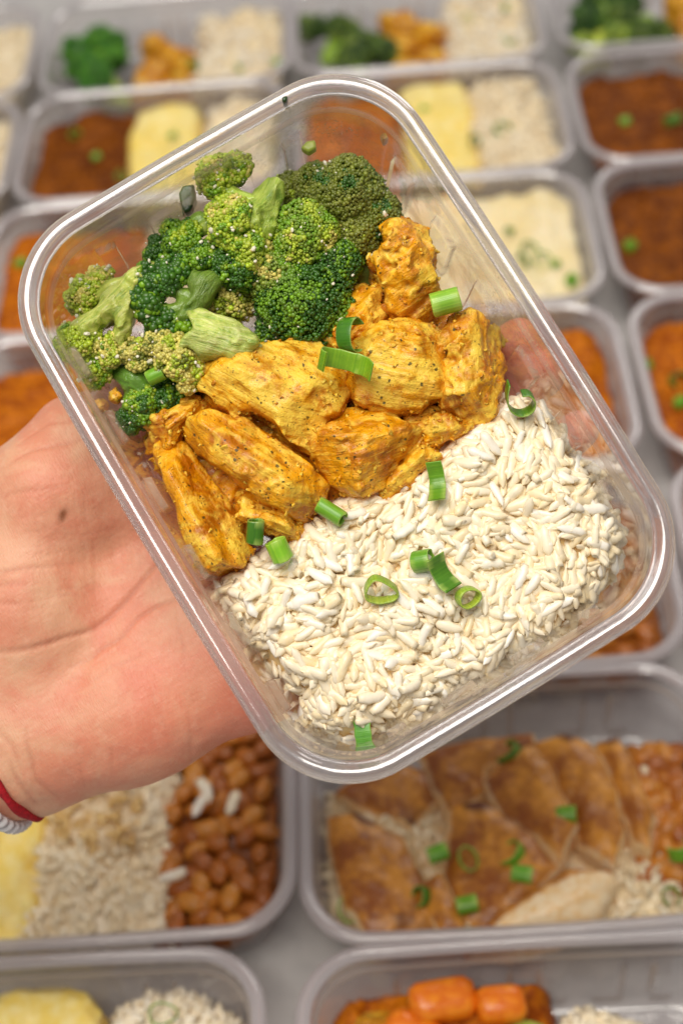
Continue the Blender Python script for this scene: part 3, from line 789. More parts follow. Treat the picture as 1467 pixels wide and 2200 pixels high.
# ------------------------------------------------------------------ chicken
def chunk_mesh(poly, zb, zt, r=.005, tilt=(0, 0), fib=0.0, seed=0, h=.0006, amp=1.0, crest=None, mat=None, name='chicken_piece', fscale=1.0, facets=6, pb=0.0):
    """a torn lump of meat over a polygon (own frame, z up); crest = (angle, drop) gives a ridge along a direction"""
    poly = np.asarray(poly); c = poly.mean(0); m = .0035
    lo = np.r_[poly.min(0) - m, zb - m]; hi = np.r_[poly.max(0) + m, zt + m + .003]
    P = grid(lo, hi, h); X, Y, Z = P[..., 0], P[..., 1], P[..., 2]
    wx = .0021 * amp * vnoise(P * 150, seed + 50); wy = .0021 * amp * vnoise(P * 150, seed + 51)
    Xw, Yw = X + wx, Y + wy
    d2 = poly_sd(poly, Xw[:, :, 0], Yw[:, :, 0])[:, :, None] * np.ones(Z.shape)
    top = zt + tilt[0] * (X - c[0]) + tilt[1] * (Y - c[1])
    if crest:
        a, drop = crest; u = np.array([-math.sin(a), math.cos(a)])
        s = (X - c[0]) * u[0] + (Y - c[1]) * u[1]
        top = top - drop * np.abs(s) - np.where(s < 0, drop * .8, 0) * np.abs(s)
    mid = (top + zb) / 2; half = np.maximum((top - zb) / 2, .002)
    qz = np.abs(Z - mid) - half
    rr = np.minimum(r * .75, half * .95)
    A = d2 + rr; B = qz + rr
    D = np.minimum(np.maximum(A, B), 0) + np.hypot(np.maximum(A, 0), np.maximum(B, 0)) - rr
    ca, sa = math.cos(fib), math.sin(fib)
    u = X * ca + Y * sa; v = -X * sa + Y * ca
    fibre = vnoise(np.stack([u * 120, v * 620, Z * 620], -1) * fscale, seed) 
    lump = vnoise(P * 170 * fscale, seed + 1); lump2 = vnoise(P * 400 * fscale, seed + 2); grit = vnoise(P * 900 * fscale, seed + 3)
    rough = ss(-.1, .5, vnoise(P * 75, seed + 9))
    rid = 1 - 2 * np.abs(vnoise(P * 300 * fscale, seed + 11))
    fol = 1 - 2 * np.abs(vnoise(np.stack([u * 90, v * 330, Z * 330], -1) * fscale, seed + 12))
    disp = amp * (.0011 * lump + .0008 * lump2 * (.35 + rough) + .0007 * rid * (.25 + rough) + .00055 * fol + .00048 * fibre * (1.2 - rough) + .00038 * grit * (.4 + rough))
    D = D - disp - .0002
    g = np.random.default_rng(seed + 700)
    for q in range(facets):
        az = g.uniform(0, 2 * np.pi) if q else fib + 1.57; nz = g.uniform(.45, 1.5); n_ = nrm([math.cos(az), math.sin(az), nz])
        sup = (poly @ n_[:2]).max() + n_[2] * zt; dep = g.uniform(.0038, .0085) * min(1.0, (zt - zb) / .02)
        f_ = P @ n_ - (sup - dep) - disp * .75
        D = -smin(-D, -f_, .0008)
    V, F = nets(D.astype(np.float32), lo, h)
    V = relax(V, F, 1, .25)
    pale = .5 + .5 * vnoise(np.stack([V[:, 0] * ca * 60 + V[:, 1] * sa * 60, (-V[:, 0] * sa + V[:, 1] * ca) * 260, V[:, 2] * 260], 1), seed + 4)
    N = vnormals(V, F)
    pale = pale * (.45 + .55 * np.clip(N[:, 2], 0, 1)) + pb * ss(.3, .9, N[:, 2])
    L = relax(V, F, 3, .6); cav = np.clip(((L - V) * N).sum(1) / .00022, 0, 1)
    org = np.r_[c, zb]
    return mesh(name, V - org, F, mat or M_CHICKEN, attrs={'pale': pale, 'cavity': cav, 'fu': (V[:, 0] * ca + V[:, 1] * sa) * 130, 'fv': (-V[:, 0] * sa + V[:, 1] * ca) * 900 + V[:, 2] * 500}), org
def held_chicken(px, zb, zt, label, **kw):
    zm = zb + (zt - zb) * .6
    poly = np.array([hb(x, y, zm)[:2] for x, y in px])
    me, org = chunk_mesh(poly, zb, zt, **kw)
    o = obj('chicken_piece', me, M=MH @ T4(org), label=label, cat='chicken', group='turmeric chicken pieces in the held container')
    V = np.empty(len(me.vertices) * 3, np.float32); me.vertices.foreach_get('co', V); V = V.reshape(-1, 3)
    g = np.random.default_rng(kw['seed'] + 900); n = int(26 + 26 * kw.get('amp', 1))
    w_ = np.where(V[:, 2] > .35 * (zt - zb), .15 + fbm(V * 90, 5) .clip(0, 2), 0); q = V[g.choice(len(V), n, p=w_ / w_.sum())]
    Ms = randrot(n) * (g.uniform(.0002, .0008, (n, 1, 1)) * np.array([1.7, 1, .7]))
    W_, G_ = many(ICO1, Ms, q); W_ = W_ + .00045 * np.stack([vnoise(W_ * 1900, k) for k in (1, 2, 3)], 1)
    obj('crumbs', mesh('crumbs', W_, G_, M_CHICKEN, attrs={'pale': np.repeat(g.uniform(.2, 1, n), len(ICO1[0])), 'cavity': np.zeros(len(W_)), 'fu': W_[:, 0] * 300, 'fv': W_[:, 1] * 300}), o, kind='stuff')
    return o
def dirn(x0, y0, x1, y1):
    a = hb(x0, y0, -.02); b = hb(x1, y1, -.02); return math.atan2(b[1] - a[1], b[0] - a[0])
F0_ = FLOOR + .001
held_chicken([(425, 810), (440, 785), (490, 758), (580, 742), (660, 735), (705, 755), (745, 800), (755, 840), (735, 880), (700, 905), (690, 950), (672, 975), (640, 958), (600, 925), (545, 895), (470, 868), (432, 840)], F0_ + .006, -.0125, 'large smooth creamy-topped chicken wedge in the middle, right below the cut broccoli stalk', fib=dirn(440, 800, 700, 920), seed=1, pb=.55, r=.004, tilt=(-.05, .02), amp=.95)
held_chicken([(812, 500), (850, 480), (895, 490), (918, 545), (920, 600), (930, 640), (905, 690), (860, 692), (825, 650), (800, 605), (800, 570), (815, 540)], F0_, -.013, 'knobbly upright chicken lump beside the dark olive broccoli head, topmost piece', fib=dirn(800, 600, 900, 520), seed=2, r=.008, amp=1.5)
held_chicken([(690, 735), (720, 690), (745, 640), (775, 615), (815, 640), (840, 690), (825, 730), (760, 760)], F0_, -.0185, 'chicken piece half hidden behind the big curled scallion, against the green broccoli head', fib=dirn(690, 740, 800, 640), seed=3, r=.006, amp=1.1)
held_chicken([(765, 745), (790, 705), (850, 690), (925, 690), (952, 720), (962, 790), (950, 850), (905, 885), (850, 890), (790, 870), (755, 830)], F0_ + .004, -.0115, 'blocky chicken chunk right of the big curled scallion', fib=dirn(770, 760, 940, 800), seed=4, pb=.35, r=.005, tilt=(.03, .12), amp=.9, crest=(dirn(940, 690, 950, 860), .10))
held_chicken([(945, 720), (965, 690), (1010, 688), (1060, 715), (1085, 760), (1083, 830), (1070, 885), (1030, 920), (985, 912), (950, 880), (955, 800)], F0_, -.0155, 'rightmost chicken chunk, next to the hooked dark scallion', fib=dirn(1010, 700, 1030, 910), seed=5, r=.007, amp=1.1)
held_chicken([(668, 985), (695, 930), (740, 885), (800, 872), (850, 890), (895, 925), (885, 985), (850, 1030), (790, 1050), (730, 1048), (685, 1025)], F0_ + .002, -.0120, 'rounded rough chicken chunk in the centre, above the rice', fib=dirn(680, 980, 880, 920), seed=6, r=.007, amp=1.2)
held_chicken([(400, 905), (440, 893), (520, 900), (585, 935), (650, 985), (702, 1045), (690, 1080), (658, 1112), (610, 1100), (545, 1060), (480, 1010), (420, 960), (395, 925)], F0_ + .006, -.0120, 'long fat chicken strip lying diagonally, one end touching a short scallion tube', fib=dirn(410, 910, 690, 1090), seed=7, pb=.12, r=.006, amp=.75, crest=(dirn(410, 910, 690, 1090), .12))
held_chicken([(335, 955), (365, 945), (400, 955), (440, 1000), (480, 1060), (520, 1130), (540, 1180), (520, 1215), (470, 1232), (430, 1210), (400, 1150), (375, 1080), (345, 1010)], F0_, -.0175, 'long narrow chicken strip at the left wall of the container, pointing down to the rice', fib=dirn(350, 960, 500, 1210), seed=8, r=.0055, amp=.7, crest=(dirn(350, 960, 500, 1210), .15))
held_chicken([(305, 915), (345, 880), (400, 855), (445, 852), (462, 880), (430, 900), (400, 935), (370, 960), (325, 965)], F0_, -.0195, 'crumbly ragged chicken piece under the lowest broccoli floret', fib=dirn(310, 940, 450, 860), seed=9, r=.004, amp=1.6)
held_chicken([(815, 1060), (830, 1020), (860, 1000), (890, 960), (915, 950), (932, 975), (912, 1010), (880, 1045), (850, 1075), (825, 1082)], F0_ + .010, -.0165, 'small torn chicken shred hanging over the rice beside the folded scallion', fib=dirn(820, 1070, 920, 960), seed=10, r=.0035, amp=1.1)
held_chicken([(880, 905), (915, 890), (955, 882), (1000, 888), (1003, 915), (975, 940), (945, 955), (910, 950), (885, 935)], F0_ + .008, -.0175, 'small craggy chicken scrap wedged under the rightmost chunk', fib=dirn(880, 940, 1000, 890), seed=11, r=.0035, amp=1.4)
held_chicken([(495, 1060), (540, 1060), (600, 1085), (655, 1110), (658, 1135), (640, 1155), (600, 1150), (560, 1135), (510, 1100)], F0_ + .004, -.0215, 'broken chicken crumbs under the long diagonal strip', fib=dirn(500, 1060, 650, 1140), seed=12, r=.0035, amp=1.9)
held_chicken([(330, 960), (400, 870), (470, 850), (560, 800), (690, 740), (760, 640), (860, 560), (930, 640), (1000, 700), (1060, 760), (1060, 880), (960, 960), (880, 1020), (760, 1050), (640, 1130), (560, 1140), (500, 1180), (420, 1150), (370, 1050)], F0_, -.0335, 'sauce-dark chicken layer glimpsed in the gaps under the larger chunks', fib=.3, seed=13, r=.004, amp=1.3, h=.0009)

# ------------------------------------------------------------------ broccoli
DARK, MID, LITE, TAN, OLIVE = (.024, .090, .004), (.125, .26, .007), (.31, .41, .020), (.52, .46, .11), (.125, .15, .012)
def stem_mesh(segs, tint, h=.0007, k=.0022, cut=None):
    lo = np.min([np.minimum(a - ra, b - rb) for a, ra, b, rb in segs], 0) - .003; hi = np.max([np.maximum(a + ra, b + rb) for a, ra, b, rb in segs], 0) + .003
    P = grid(lo, hi, h); D = np.full(P.shape[:3], .05)
    for a, ra, b, rb in segs: D = smin(D, cone_sd(P, a, ra, b, rb), k)
    D = D - .00035 * vnoise(P * 420, 5) - .0005 * vnoise(P * 160, 6)
    if cut is not None:
        for cp, cd_ in cut: D = np.maximum(D, (P - cp) @ nrm(cd_) + .0005 * vnoise(P * 300, 8))
    V, F = nets(D.astype(np.float32), lo, h); V = relax(V, F, 2, .5)
    N = vnormals(V, F); best = np.full(len(V), 9.); ang = np.zeros(len(V)); al = np.zeros(len(V))
    for a, ra, b, rb in segs:
        d = cone_sd(V, a, ra, b, rb); e = nrm(b - a); x_ = nrm(np.cross(e, [.3, .2, .9])); y_ = np.cross(e, x_); q = V - a
        m = d < best; best[m] = d[m]; ang[m] = np.arctan2(q @ y_, q @ x_)[m]; al[m] = (q @ e)[m]
    rid = vnoise(np.stack([np.cos(ang) * 2.6, np.sin(ang) * 2.6, al * 70], 1), 15) + .6 * vnoise(np.stack([np.cos(ang) * 6, np.sin(ang) * 6, al * 110], 1), 16)
    V = V + N * (.00042 * rid)[:, None]
    return V, F, rid
def bud_cluster(c, r, up, nb, size, pal, seed, lump=.20, nseed=16, spread=-.05, tpl=None, flat=(1, 1, 1)):
    """a head of buds: pal = list of (colour, weight) mixed by patches and by side"""
    g = np.random.default_rng(seed); up = nrm(up)
    if .0006 < size < .0011: nb = int(nb * 1.3); size = size * .86
    S = fib(nseed); S = np.array([nrm(s + g.normal(0, .25, 3)) for s in S])
    d = fib(nb * 2); d = d + g.normal(0, .02, d.shape); d /= np.linalg.norm(d, axis=1)[:, None]
    d = d[(d @ up) > spread]
    cs = (d @ S.T).max(1); bump = np.clip((cs - .80) / .2, 0, 1) ** .6
    R = 1 - lump + lump * bump + .09 * vnoise(d * 4, seed) + .05 * vnoise(d * 10, seed + 1)
    fl = np.array(flat)
    P = c + d * (R * r)[:, None] * fl
    P = P + g.normal(0, size * .34, P.shape); kp = g.random(len(P)) < .55 + .6 * (bump > .12); P = P[kp]; d = d[kp]
    nz = .5 + .5 * fbm(d * 2.1 + seed, seed, 2) / 1.4 + g.normal(0, .06, len(d))
    cols = np.array([p[0] for p in pal]); ed = np.cumsum([p[1] for p in pal]); ed = ed / ed[-1]
    pos = np.clip(nz * 1.5 - .25, 0, .999); ix = np.searchsorted(ed, pos); ix = ix.clip(0, len(cols) - 1)
    C = cols[ix] * g.lognormal(0, .2, (len(d), 1))
    C = C * .85 + cols[np.clip(ix + g.integers(-1, 2, len(d)), 0, len(cols) - 1)] * .15
    tpl = tpl or ICO0
    s = size * g.lognormal(0, .28, len(d)).clip(.5, 1.7)
    Ms = randrot(len(d)) * s[:, None, None]
    V, F = many(tpl, Ms, P)
    C = np.repeat(C, len(tpl[0]), 0)
    Vc, Fc = ICO3
    dc = Vc; csc = np.clip(((dc @ S.T).max(1) - .80) / .2, 0, 1) ** .6
    Rc_ = (1 - lump + lump * csc) * r * .95
    Vc = c + dc * Rc_[:, None] * fl
    V2, Fs = join([(V, F), (Vc, Fc)])
    C = np.r_[C, np.tile(np.array(pal[0][0]) * .8, (len(Vc), 1))]
    return V2, Fs, C
def floret(frame, org, stems, heads, label, group, cat='broccoli', garlic=0, seed=0, stint=(.33, .46, .07), sh=.0007, cut=None, stalks=()):
    t = obj('broccoli_floret', None, M=frame @ T4(org), label=label, cat=cat, group=group)
    if stems:
        V, F, rid = stem_mesh(stems, stint, sh, cut=cut)
        cc = np.tile(np.array(stint), (len(V), 1)) * (1 + .22 * vnoise(V * 90, seed) + .22 * rid)[:, None]
        obj('stem', mesh('stem', V - org, F, M_STEM, color=cc), t)
    for k, (px, zb, zt, fb, tl) in enumerate(stalks):
        zm = zb + (zt - zb) * .6; fa = dirn(*fb)
        me, so = chunk_mesh(np.array([hb(x, y, zm)[:2] for x, y in px]), zb, zt, r=.0032, tilt=tl, fib=fa, seed=seed * 13 + k, amp=.85, facets=2, mat=M_STEM, name='stalk', crest=(fa, .20))
        n = len(me.vertices); a = me.color_attributes.new('tint', 'FLOAT_COLOR', 'POINT'); c = np.ones((n, 4), np.float32)
        V = np.empty(n * 3, np.float32); me.vertices.foreach_get('co', V); V = V.reshape(-1, 3)
        c[:, :3] = np.array(stint) * (1 + .22 * vnoise(V * 110, seed) + .15 * vnoise(V * 320, seed + 1))[:, None]
        a.data.foreach_set('color', c.ravel()); obj('stalk', me, t, T4(so - org))
    gp = []
    for i, hd in enumerate(heads):
        V, F, C = bud_cluster(seed=seed * 31 + i * 7 + 3, **hd)
        obj('bud_cluster', mesh('bud_cluster', V - org, F, M_BUD, color=C), t)
        for _ in range(int(garlic * 1.1)):
            d = nrm(np.r_[rng.normal(0, 1, 2), abs(rng.normal(0, 1)) + .3]); gp.append(hd['c'] + d * hd['r'] * 1.04 * np.array(hd.get('flat', (1, 1, 1))))
    if gp:
        gp = np.array(gp); Ms = randrot(len(gp)) * (rng.lognormal(-7.75, .42, (len(gp), 1, 1)).clip(.0002, .0011) * np.array([1.3, 1, .7]))
        V, F = many(ICO0, Ms, gp)
        obj('garlic_bits', mesh('garlic_bits', V - org, F, M_GARLIC, smooth=False), t, kind='stuff')
    return t
MPP = .000142
def H(px, py, z, rpx, up=(0, 0, 1), nb=600, size=.0009, pal=((DARK, 1), (MID, 1)), **kw):
    return dict(c=hb(px, py, z), r=rpx * MPP, up=np.array(up, float), nb=nb, size=size, pal=list(pal), **kw)
def ST(*pts):
    """stem through photo points (px, py, z, radius in px)"""
    q = [(hb(x, y, z), r * MPP) for x, y, z, r in pts]
    return [(q[i][0], q[i][1], q[i + 1][0], q[i + 1][1]) for i in range(len(q) - 1)]
GB = 'broccoli florets in the held container'
YEL = ((MID, .6), (LITE, 1.6), (TAN, .9)); GRN = ((DARK, 1), (MID, 1.6), (LITE, .7)); DRK = ((DARK, 2.2), (MID, .9), (LITE, .15)); OLV = ((DARK, .5), (OLIVE, 1.4), ((.17, .19, .025), .8)); TN = ((OLIVE, .4), (LITE, .6), (TAN, 1.5))
def org_of(px, py): return hb(px, py, FLOOR)
# big green dome in the middle
floret(MH, org_of(640, 620), ST((640, 620, -.035, 50), (590, 720, -.04, 34)),
       [H(655, 655, -.0300, 106, (0, 0, 1), 2600, 0.00056, ((DARK, 1.6), (MID, 1.2), ((.11, .21, .02), .3)), lump=.10, nseed=26, spread=-.1),
        H(655, 510, -.0235, 76, (0, .3, 1), 1500, 0.00056, ((MID, .8), ((.16, .25, .02), 1.2), (LITE, 1.2), (TAN, .5)), lump=.13, nseed=18),
        H(590, 590, -.0265, 64, (-.2, 0, 1), 1100, 0.00056, ((MID, .7), ((.17, .25, .025), 1.2), (TAN, .8)), lump=.13),
        H(715, 570, -.0285, 66, (.3, 0, 1), 1100, 0.00056, ((DARK, 1.2), (MID, 1.2)), lump=.12),
        H(495, 640, -.0340, 66, (0, 0, 1), 900, 0.00060, TN, lump=.18), H(600, 705, -.037, 60, (0, -.3, 1), 800, 0.00060, ((DARK, 1), (MID, 1.4), (LITE, .3)), lump=.14)],
       'big tight green broccoli head in the middle, yellow-green at its top and dark below', GB, garlic=16, seed=1)
# dark olive head against the right wall
floret(MH, org_of(740, 440), ST((740, 450, -.034, 40), (770, 590, -.040, 30), (800, 610, -.041, 26)),
       [H(745, 420, -.0265, 82, (0, 0, 1), 1700, 0.00062, OLV, lump=.18, nseed=22), H(805, 465, -.0300, 62, (.3, 0, 1), 1000, 0.00062, ((DARK, 1), (OLIVE, 1)), lump=.18),
        H(680, 400, -.0300, 52, (-.3, .3, 1), 800, 0.00062, OLV, lump=.18), H(770, 500, -.0280, 54, (0, -.2, 1), 900, 0.00062, ((OLIVE, 1), ((.17, .19, .025), 1.2), (LITE, .3)), lump=.2), H(625, 410, -.036, 44, (-.3, 0, 1), 600, 0.00066, ((OLIVE, 1), (LITE, .5)), lump=.2)],
       'dark olive rounded broccoli head at the upper right, closest to the wall', GB, garlic=7, seed=2)
# top floret with the broad pale stalk
floret(MH, org_of(510, 470), ST((560, 440, -.0185, 20), (510, 425, -.018, 16), (480, 400, -.018, 12)) + ST((545, 480, -.019, 20), (490, 490, -.019, 14)) + ST((470, 470, -.021, 15), (405, 510, -.024, 15)) + ST((580, 440, -.021, 11), (570, 500, -.0215, 18)),
       [H(470, 385, -.0190, 52, (-.2, .4, 1), 735, 0.00076, YEL, lump=.32, nseed=11), H(505, 365, -.0215, 43, (0, .5, 1), 560, 0.00076, YEL, lump=.32, nseed=9),
        H(500, 480, -.0170, 63, (0, 0, 1), 980, 0.00072, ((MID, 1.1), (LITE, 1.4), (TAN, .8)), lump=.32, nseed=13), H(528, 535, -.0205, 61, (.1, -.2, 1), 910, 0.00072, ((MID, .9), (LITE, 1), (TAN, .5)), lump=.32, nseed=12),
        H(510, 570, -.0230, 59, (0, -.5, .8), 840, 0.00072, DRK, lump=.32, nseed=12), H(565, 575, -.0250, 47, (.3, -.5, .8), 595, 0.00072, DRK, lump=.32, nseed=10),
        H(455, 545, -.0240, 45, (-.3, -.4, .8), 560, 0.00072, GRN, lump=.32, nseed=9)],
       'topmost broccoli floret with a broad pale green stalk and yellowish buds', GB, garlic=9, seed=3, stint=(.36, .50, .06), stalks=[([(588, 380), (604, 392), (608, 420), (600, 464), (580, 505), (560, 520), (545, 500), (532, 470), (522, 447), (534, 420), (552, 398), (570, 390)], -.0240, -.0125, (595, 385, 545, 510), (0, 0))])
floret(MH, org_of(390, 540), ST((470, 600, -.026, 24), (420, 560, -.025, 18), (385, 530, -.024, 14)) + ST((460, 590, -.026, 22), (420, 640, -.028, 16)) + ST((430, 470, -.023, 15), (395, 490, -.024, 13)),
       [H(390, 515, -.0230, 50, (-.3, .3, 1), 700, 0.00072, GRN, lump=.32, nseed=10), H(420, 560, -.0225, 45, (0, 0, 1), 595, 0.00072, ((DARK, .8), (MID, 1.5), (LITE, .6)), lump=.32, nseed=9),
        H(345, 545, -.0270, 38, (-.5, .2, .8), 455, 0.00072, DRK, lump=.32, nseed=8)],
       'mid green broccoli floret tucked between the topmost floret and the loose dark one', GB, garlic=5, seed=4, stint=(.20, .34, .04))
# loose, dark floret in front of it
floret(MH, org_of(370, 640), ST((455, 600, -.0230, 20), (425, 640, -.0225, 18), (375, 680, -.025, 14)) + ST((420, 640, -.021, 18), (365, 620, -.022, 13), (330, 600, -.024, 9)) + ST((400, 660, -.022, 13), (350, 665, -.0215, 8), (325, 655, -.0215, 7)),
       [H(335, 610, -.0210, 50, (-.3, .2, 1), 480, 0.00099, DRK, lump=.32, nseed=10), H(375, 585, -.0220, 41, (0, .2, 1), 384, 0.00095, ((DARK, 1.5), (MID, 1), (LITE, .5)), lump=.32, nseed=9),
        H(320, 650, -.0220, 38, (-.4, -.2, 1), 272, 0.00112, DRK, lump=.32, nseed=8), H(345, 690, -.0240, 34, (-.2, -.3, 1), 240, 0.00112, DRK, lump=.32, nseed=7),
        H(395, 700, -.0240, 34, (.2, -.3, 1), 272, 0.00103, ((DARK, 1), (MID, 1), (LITE, .5)), lump=.32, nseed=7)],
       'loose dark green broccoli floret with open buds, left of the big head', GB, garlic=7, seed=5, stint=(.16, .27, .03), stalks=[([(412, 588), (458, 592), (480, 600), (460, 630), (436, 662), (420, 694), (392, 692), (385, 665), (405, 640)], -.0270, -.0165, (460, 595, 405, 685), (0, 0))])
# pale stalked floret at the left wall
floret(MH, org_of(230, 690), ST((335, 580, -.0225, 20), (285, 640, -.0225, 20)) + ST((285, 640, -.0225, 18), (262, 715, -.0235, 18), (240, 765, -.0265, 12)) + ST((315, 590, -.0215, 20), (245, 618, -.0225, 17), (200, 640, -.0250, 12)) + ST((300, 640, -.0200, 20), (320, 690, -.0230, 13)),
       [H(185, 640, -.0280, 47, (-.4, .3, 1), 735, 0.00064, YEL, lump=.32, nseed=10), H(215, 605, -.0300, 38, (-.2, .5, .9), 525, 0.00064, YEL, lump=.32, nseed=8),
        H(175, 735, -.0250, 54, (-.4, -.1, 1), 805, 0.00072, ((MID, .9), (LITE, 1.8), (TAN, .3)), lump=.32, nseed=11), H(200, 790, -.0290, 45, (-.3, -.5, .9), 595, 0.00072, ((MID, 1), (LITE, 1), (TAN, .5)), lump=.32, nseed=9),
        H(235, 755, -.0255, 43, (0, -.2, 1), 560, 0.00064, ((LITE, 1), (TAN, 1.2), (MID, .4)), lump=.32, nseed=9)],
       'yellow-green broccoli floret with branching pale stalks, leftmost in the container', GB, garlic=9, seed=6, stint=(.42, .50, .075), stalks=[([(158, 706), (190, 672), (222, 642), (266, 598), (315, 562), (332, 570), (314, 600), (290, 628), (284, 668), (268, 706), (256, 736), (244, 734), (240, 690), (226, 690), (196, 716), (168, 724)], -.0280, -.0172, (320, 570, 160, 720), (0, 0))])
# cut stalk lying across the middle
floret(MH, org_of(430, 740), ST((430, 715, -.0200, 18), (395, 740, -.022, 15)),
       [H(385, 770, -.0205, 52, (-.1, -.3, 1), 1085, 0.00060, TN, lump=.28, nseed=11), H(405, 805, -.0225, 41, (.2, -.5, 1), 735, 0.00062, ((LITE, 1), (TAN, 1.2)), lump=.32, nseed=9), H(345, 745, -.0235, 41, (-.3, 0, 1), 700, 0.00062, ((OLIVE, .6), (TAN, 1.4), (LITE, .6)), lump=.28, nseed=9), H(300, 760, -.0265, 47, (-.3, -.2, 1), 805, 0.00064, ((OLIVE, .9), (TAN, 1), (LITE, .5)), lump=.32, nseed=10)],
       'broccoli floret with a thick cut pale stalk end lying over the chicken', GB, garlic=8, seed=7, stint=(.45, .55, .11), stalks=[([(403, 672), (448, 668), (510, 693), (548, 714), (560, 728), (557, 756), (540, 780), (528, 780), (476, 766), (432, 764), (388, 752), (400, 735), (420, 715)], -.0245, -.0115, (410, 715, 545, 752), (0, 0))])
# lowest floret
floret(MH, org_of(300, 850), ST((235, 790, -.033, 20), (290, 815, -.029, 26), (320, 850, -.029, 20)) + ST((290, 815, -.029, 20), (370, 790, -.029, 15)) + ST((300, 820, -.029, 18), (275, 860, -.032, 12)),
       [H(310, 870, -.0290, 43, (0, -.3, 1), 595, 0.00072, ((DARK, .8), (MID, 1.4), (LITE, .6)), lump=.32, nseed=9), H(290, 895, -.0320, 41, (-.2, -.5, 1), 560, 0.00072, DRK, lump=.32, nseed=9), H(355, 860, -.0320, 50, (.3, -.2, 1), 735, 0.00068, DRK, lump=.32, nseed=10), H(385, 835, -.036, 54, (.3, 0, 1), 735, 0.00072, ((DARK, 1), ((.01, .03, .006), 1)), lump=.32, nseed=10)],
       'dark broccoli floret lowest at the left wall, just above the crumbly chicken', GB, garlic=4, seed=8, stint=(.13, .28, .03))

# ------------------------------------------------------------------ scallions
SG_D, SG_M, SG_L = (.040, .150, .007), (.105, .27, .010), (.26, .46, .03)
def strip(path, hgt, th, tint, inner=1.7, name='scallion', res=1):
    """a slice of scallion: 2-D path in mm (closed if the ends meet), height in mm, rind thickness"""
    P = np.asarray(path, float) / 1000; closed = np.linalg.norm(P[0] - P[-1]) < 1e-6
    if closed: P = P[:-1]
    # smooth resample
    n = 44; Q = np.r_[P, P[:1]] if closed else P
    for _ in range(3):
        A = Q[:-1] * .75 + Q[1:] * .25; B = Q[:-1] * .25 + Q[1:] * .75
        R_ = np.stack([A, B], 1).reshape(-1, 2)
        if closed: Q = np.r_[R_, R_[:1]]
        else: Q = np.r_[Q[:1], R_, Q[-1:]]
    d = np.r_[0, np.cumsum(np.linalg.norm(np.diff(Q, axis=0), axis=1))]
    s = np.linspace(0, d[-1], n + 1)
    Q = np.stack([np.interp(s, d, Q[:, 0]), np.interp(s, d, Q[:, 1])], 1)
    if closed: Q = Q[:-1]; T = np.roll(Q, -1, 0) - np.roll(Q, 1, 0); s = s[:-1]
    else: T = np.gradient(Q, axis=0)
    T /= np.linalg.norm(T, axis=1)[:, None]; N = np.stack([-T[:, 1], T[:, 0]], 1)
    th = th / 1000; hgt = hgt / 1000; m = len(Q)
    I = Q + N * th
    jz = .00025 * vnoise(np.c_[s * 500, s * 0, s * 0], int(rng.integers(999)))
    levels = [0, .06, .35, .65, .94, 1]
    ins = [.25, 0, 0, 0, 0, .25]
    outer = [np.c_[Q + (I - Q) * a, l * hgt + (jz if l > .5 else -jz)] for l, a in zip(levels, ins)]
    inn = [np.c_[I - (I - Q) * a, l * hgt + (jz if l > .5 else -jz)] for l, a in zip(levels[::-1], ins)]
    V = np.concatenate(outer + inn); k = len(levels) * 2
    i = np.arange(m if closed else m - 1); j = (i + 1) % m; F = []
    for q in range(k):
        a = q * m; b = ((q + 1) % k) * m
        F.append(np.stack([a + i, a + j, b + j, b + i], 1))
    if not closed:
        for e in (0, m - 1):
            f = np.array([[q * m + e for q in range(k)]]); half = k // 2
            for q in range(half - 1):
                F.append(np.array([[q * m + e, (q + 1) * m + e, (k - 2 - q) * m + e, (k - 1 - q) * m + e]]))
    F = np.concatenate(F)
    C = np.tile(np.array(tint), (len(V), 1)); C[m * len(levels):] *= np.array([1.5, 1.25, 1.3]) * inner / 1.7
    zz = V[:, 2] / hgt; edge = ((zz < .05) | (zz > .95)); C[edge] = C[edge] * .55 + np.array([.40, .55, .12]) * .45
    C *= (1 + .18 * vnoise(V * 260, 4))[:, None]
    along = np.tile(s / .001, k) * .02 + np.repeat(np.arange(k) * .0, m)
    V = V - np.r_[V[:, :2].mean(0), hgt / 2]
    return mesh(name, V, F, M_SCAL, color=C, attrs={'along': along})
def ring_path(rx, ry, sq=0, a0=0, a1=360, n=14):
    a = np.radians(np.linspace(a0, a1, n)); k = 1 + sq * np.cos(3 * a)
    return np.stack([np.cos(a) * rx * k, np.sin(a) * ry * k], 1)
def scal(px, py, z, path, hgt, rot, tint, label, th=.55, frame='held', group=None, scale=1.0):
    me = strip(np.asarray(path) * rng.uniform(.94, 1.06, (1, 2)), hgt, th * .85, tint)
    p = hb(px, py, z) if frame == 'held' else tb(px, py, z - (0 if py > 1550 else .0035))
    R_ = euler(*[math.radians(a) for a in rot])
    M = mat4(R_ * scale, p)
    return obj('scallion_slice', me, M=(MH @ M) if frame == 'held' else M, label=label, cat='scallion', group=group or 'scallion slices in the held container')
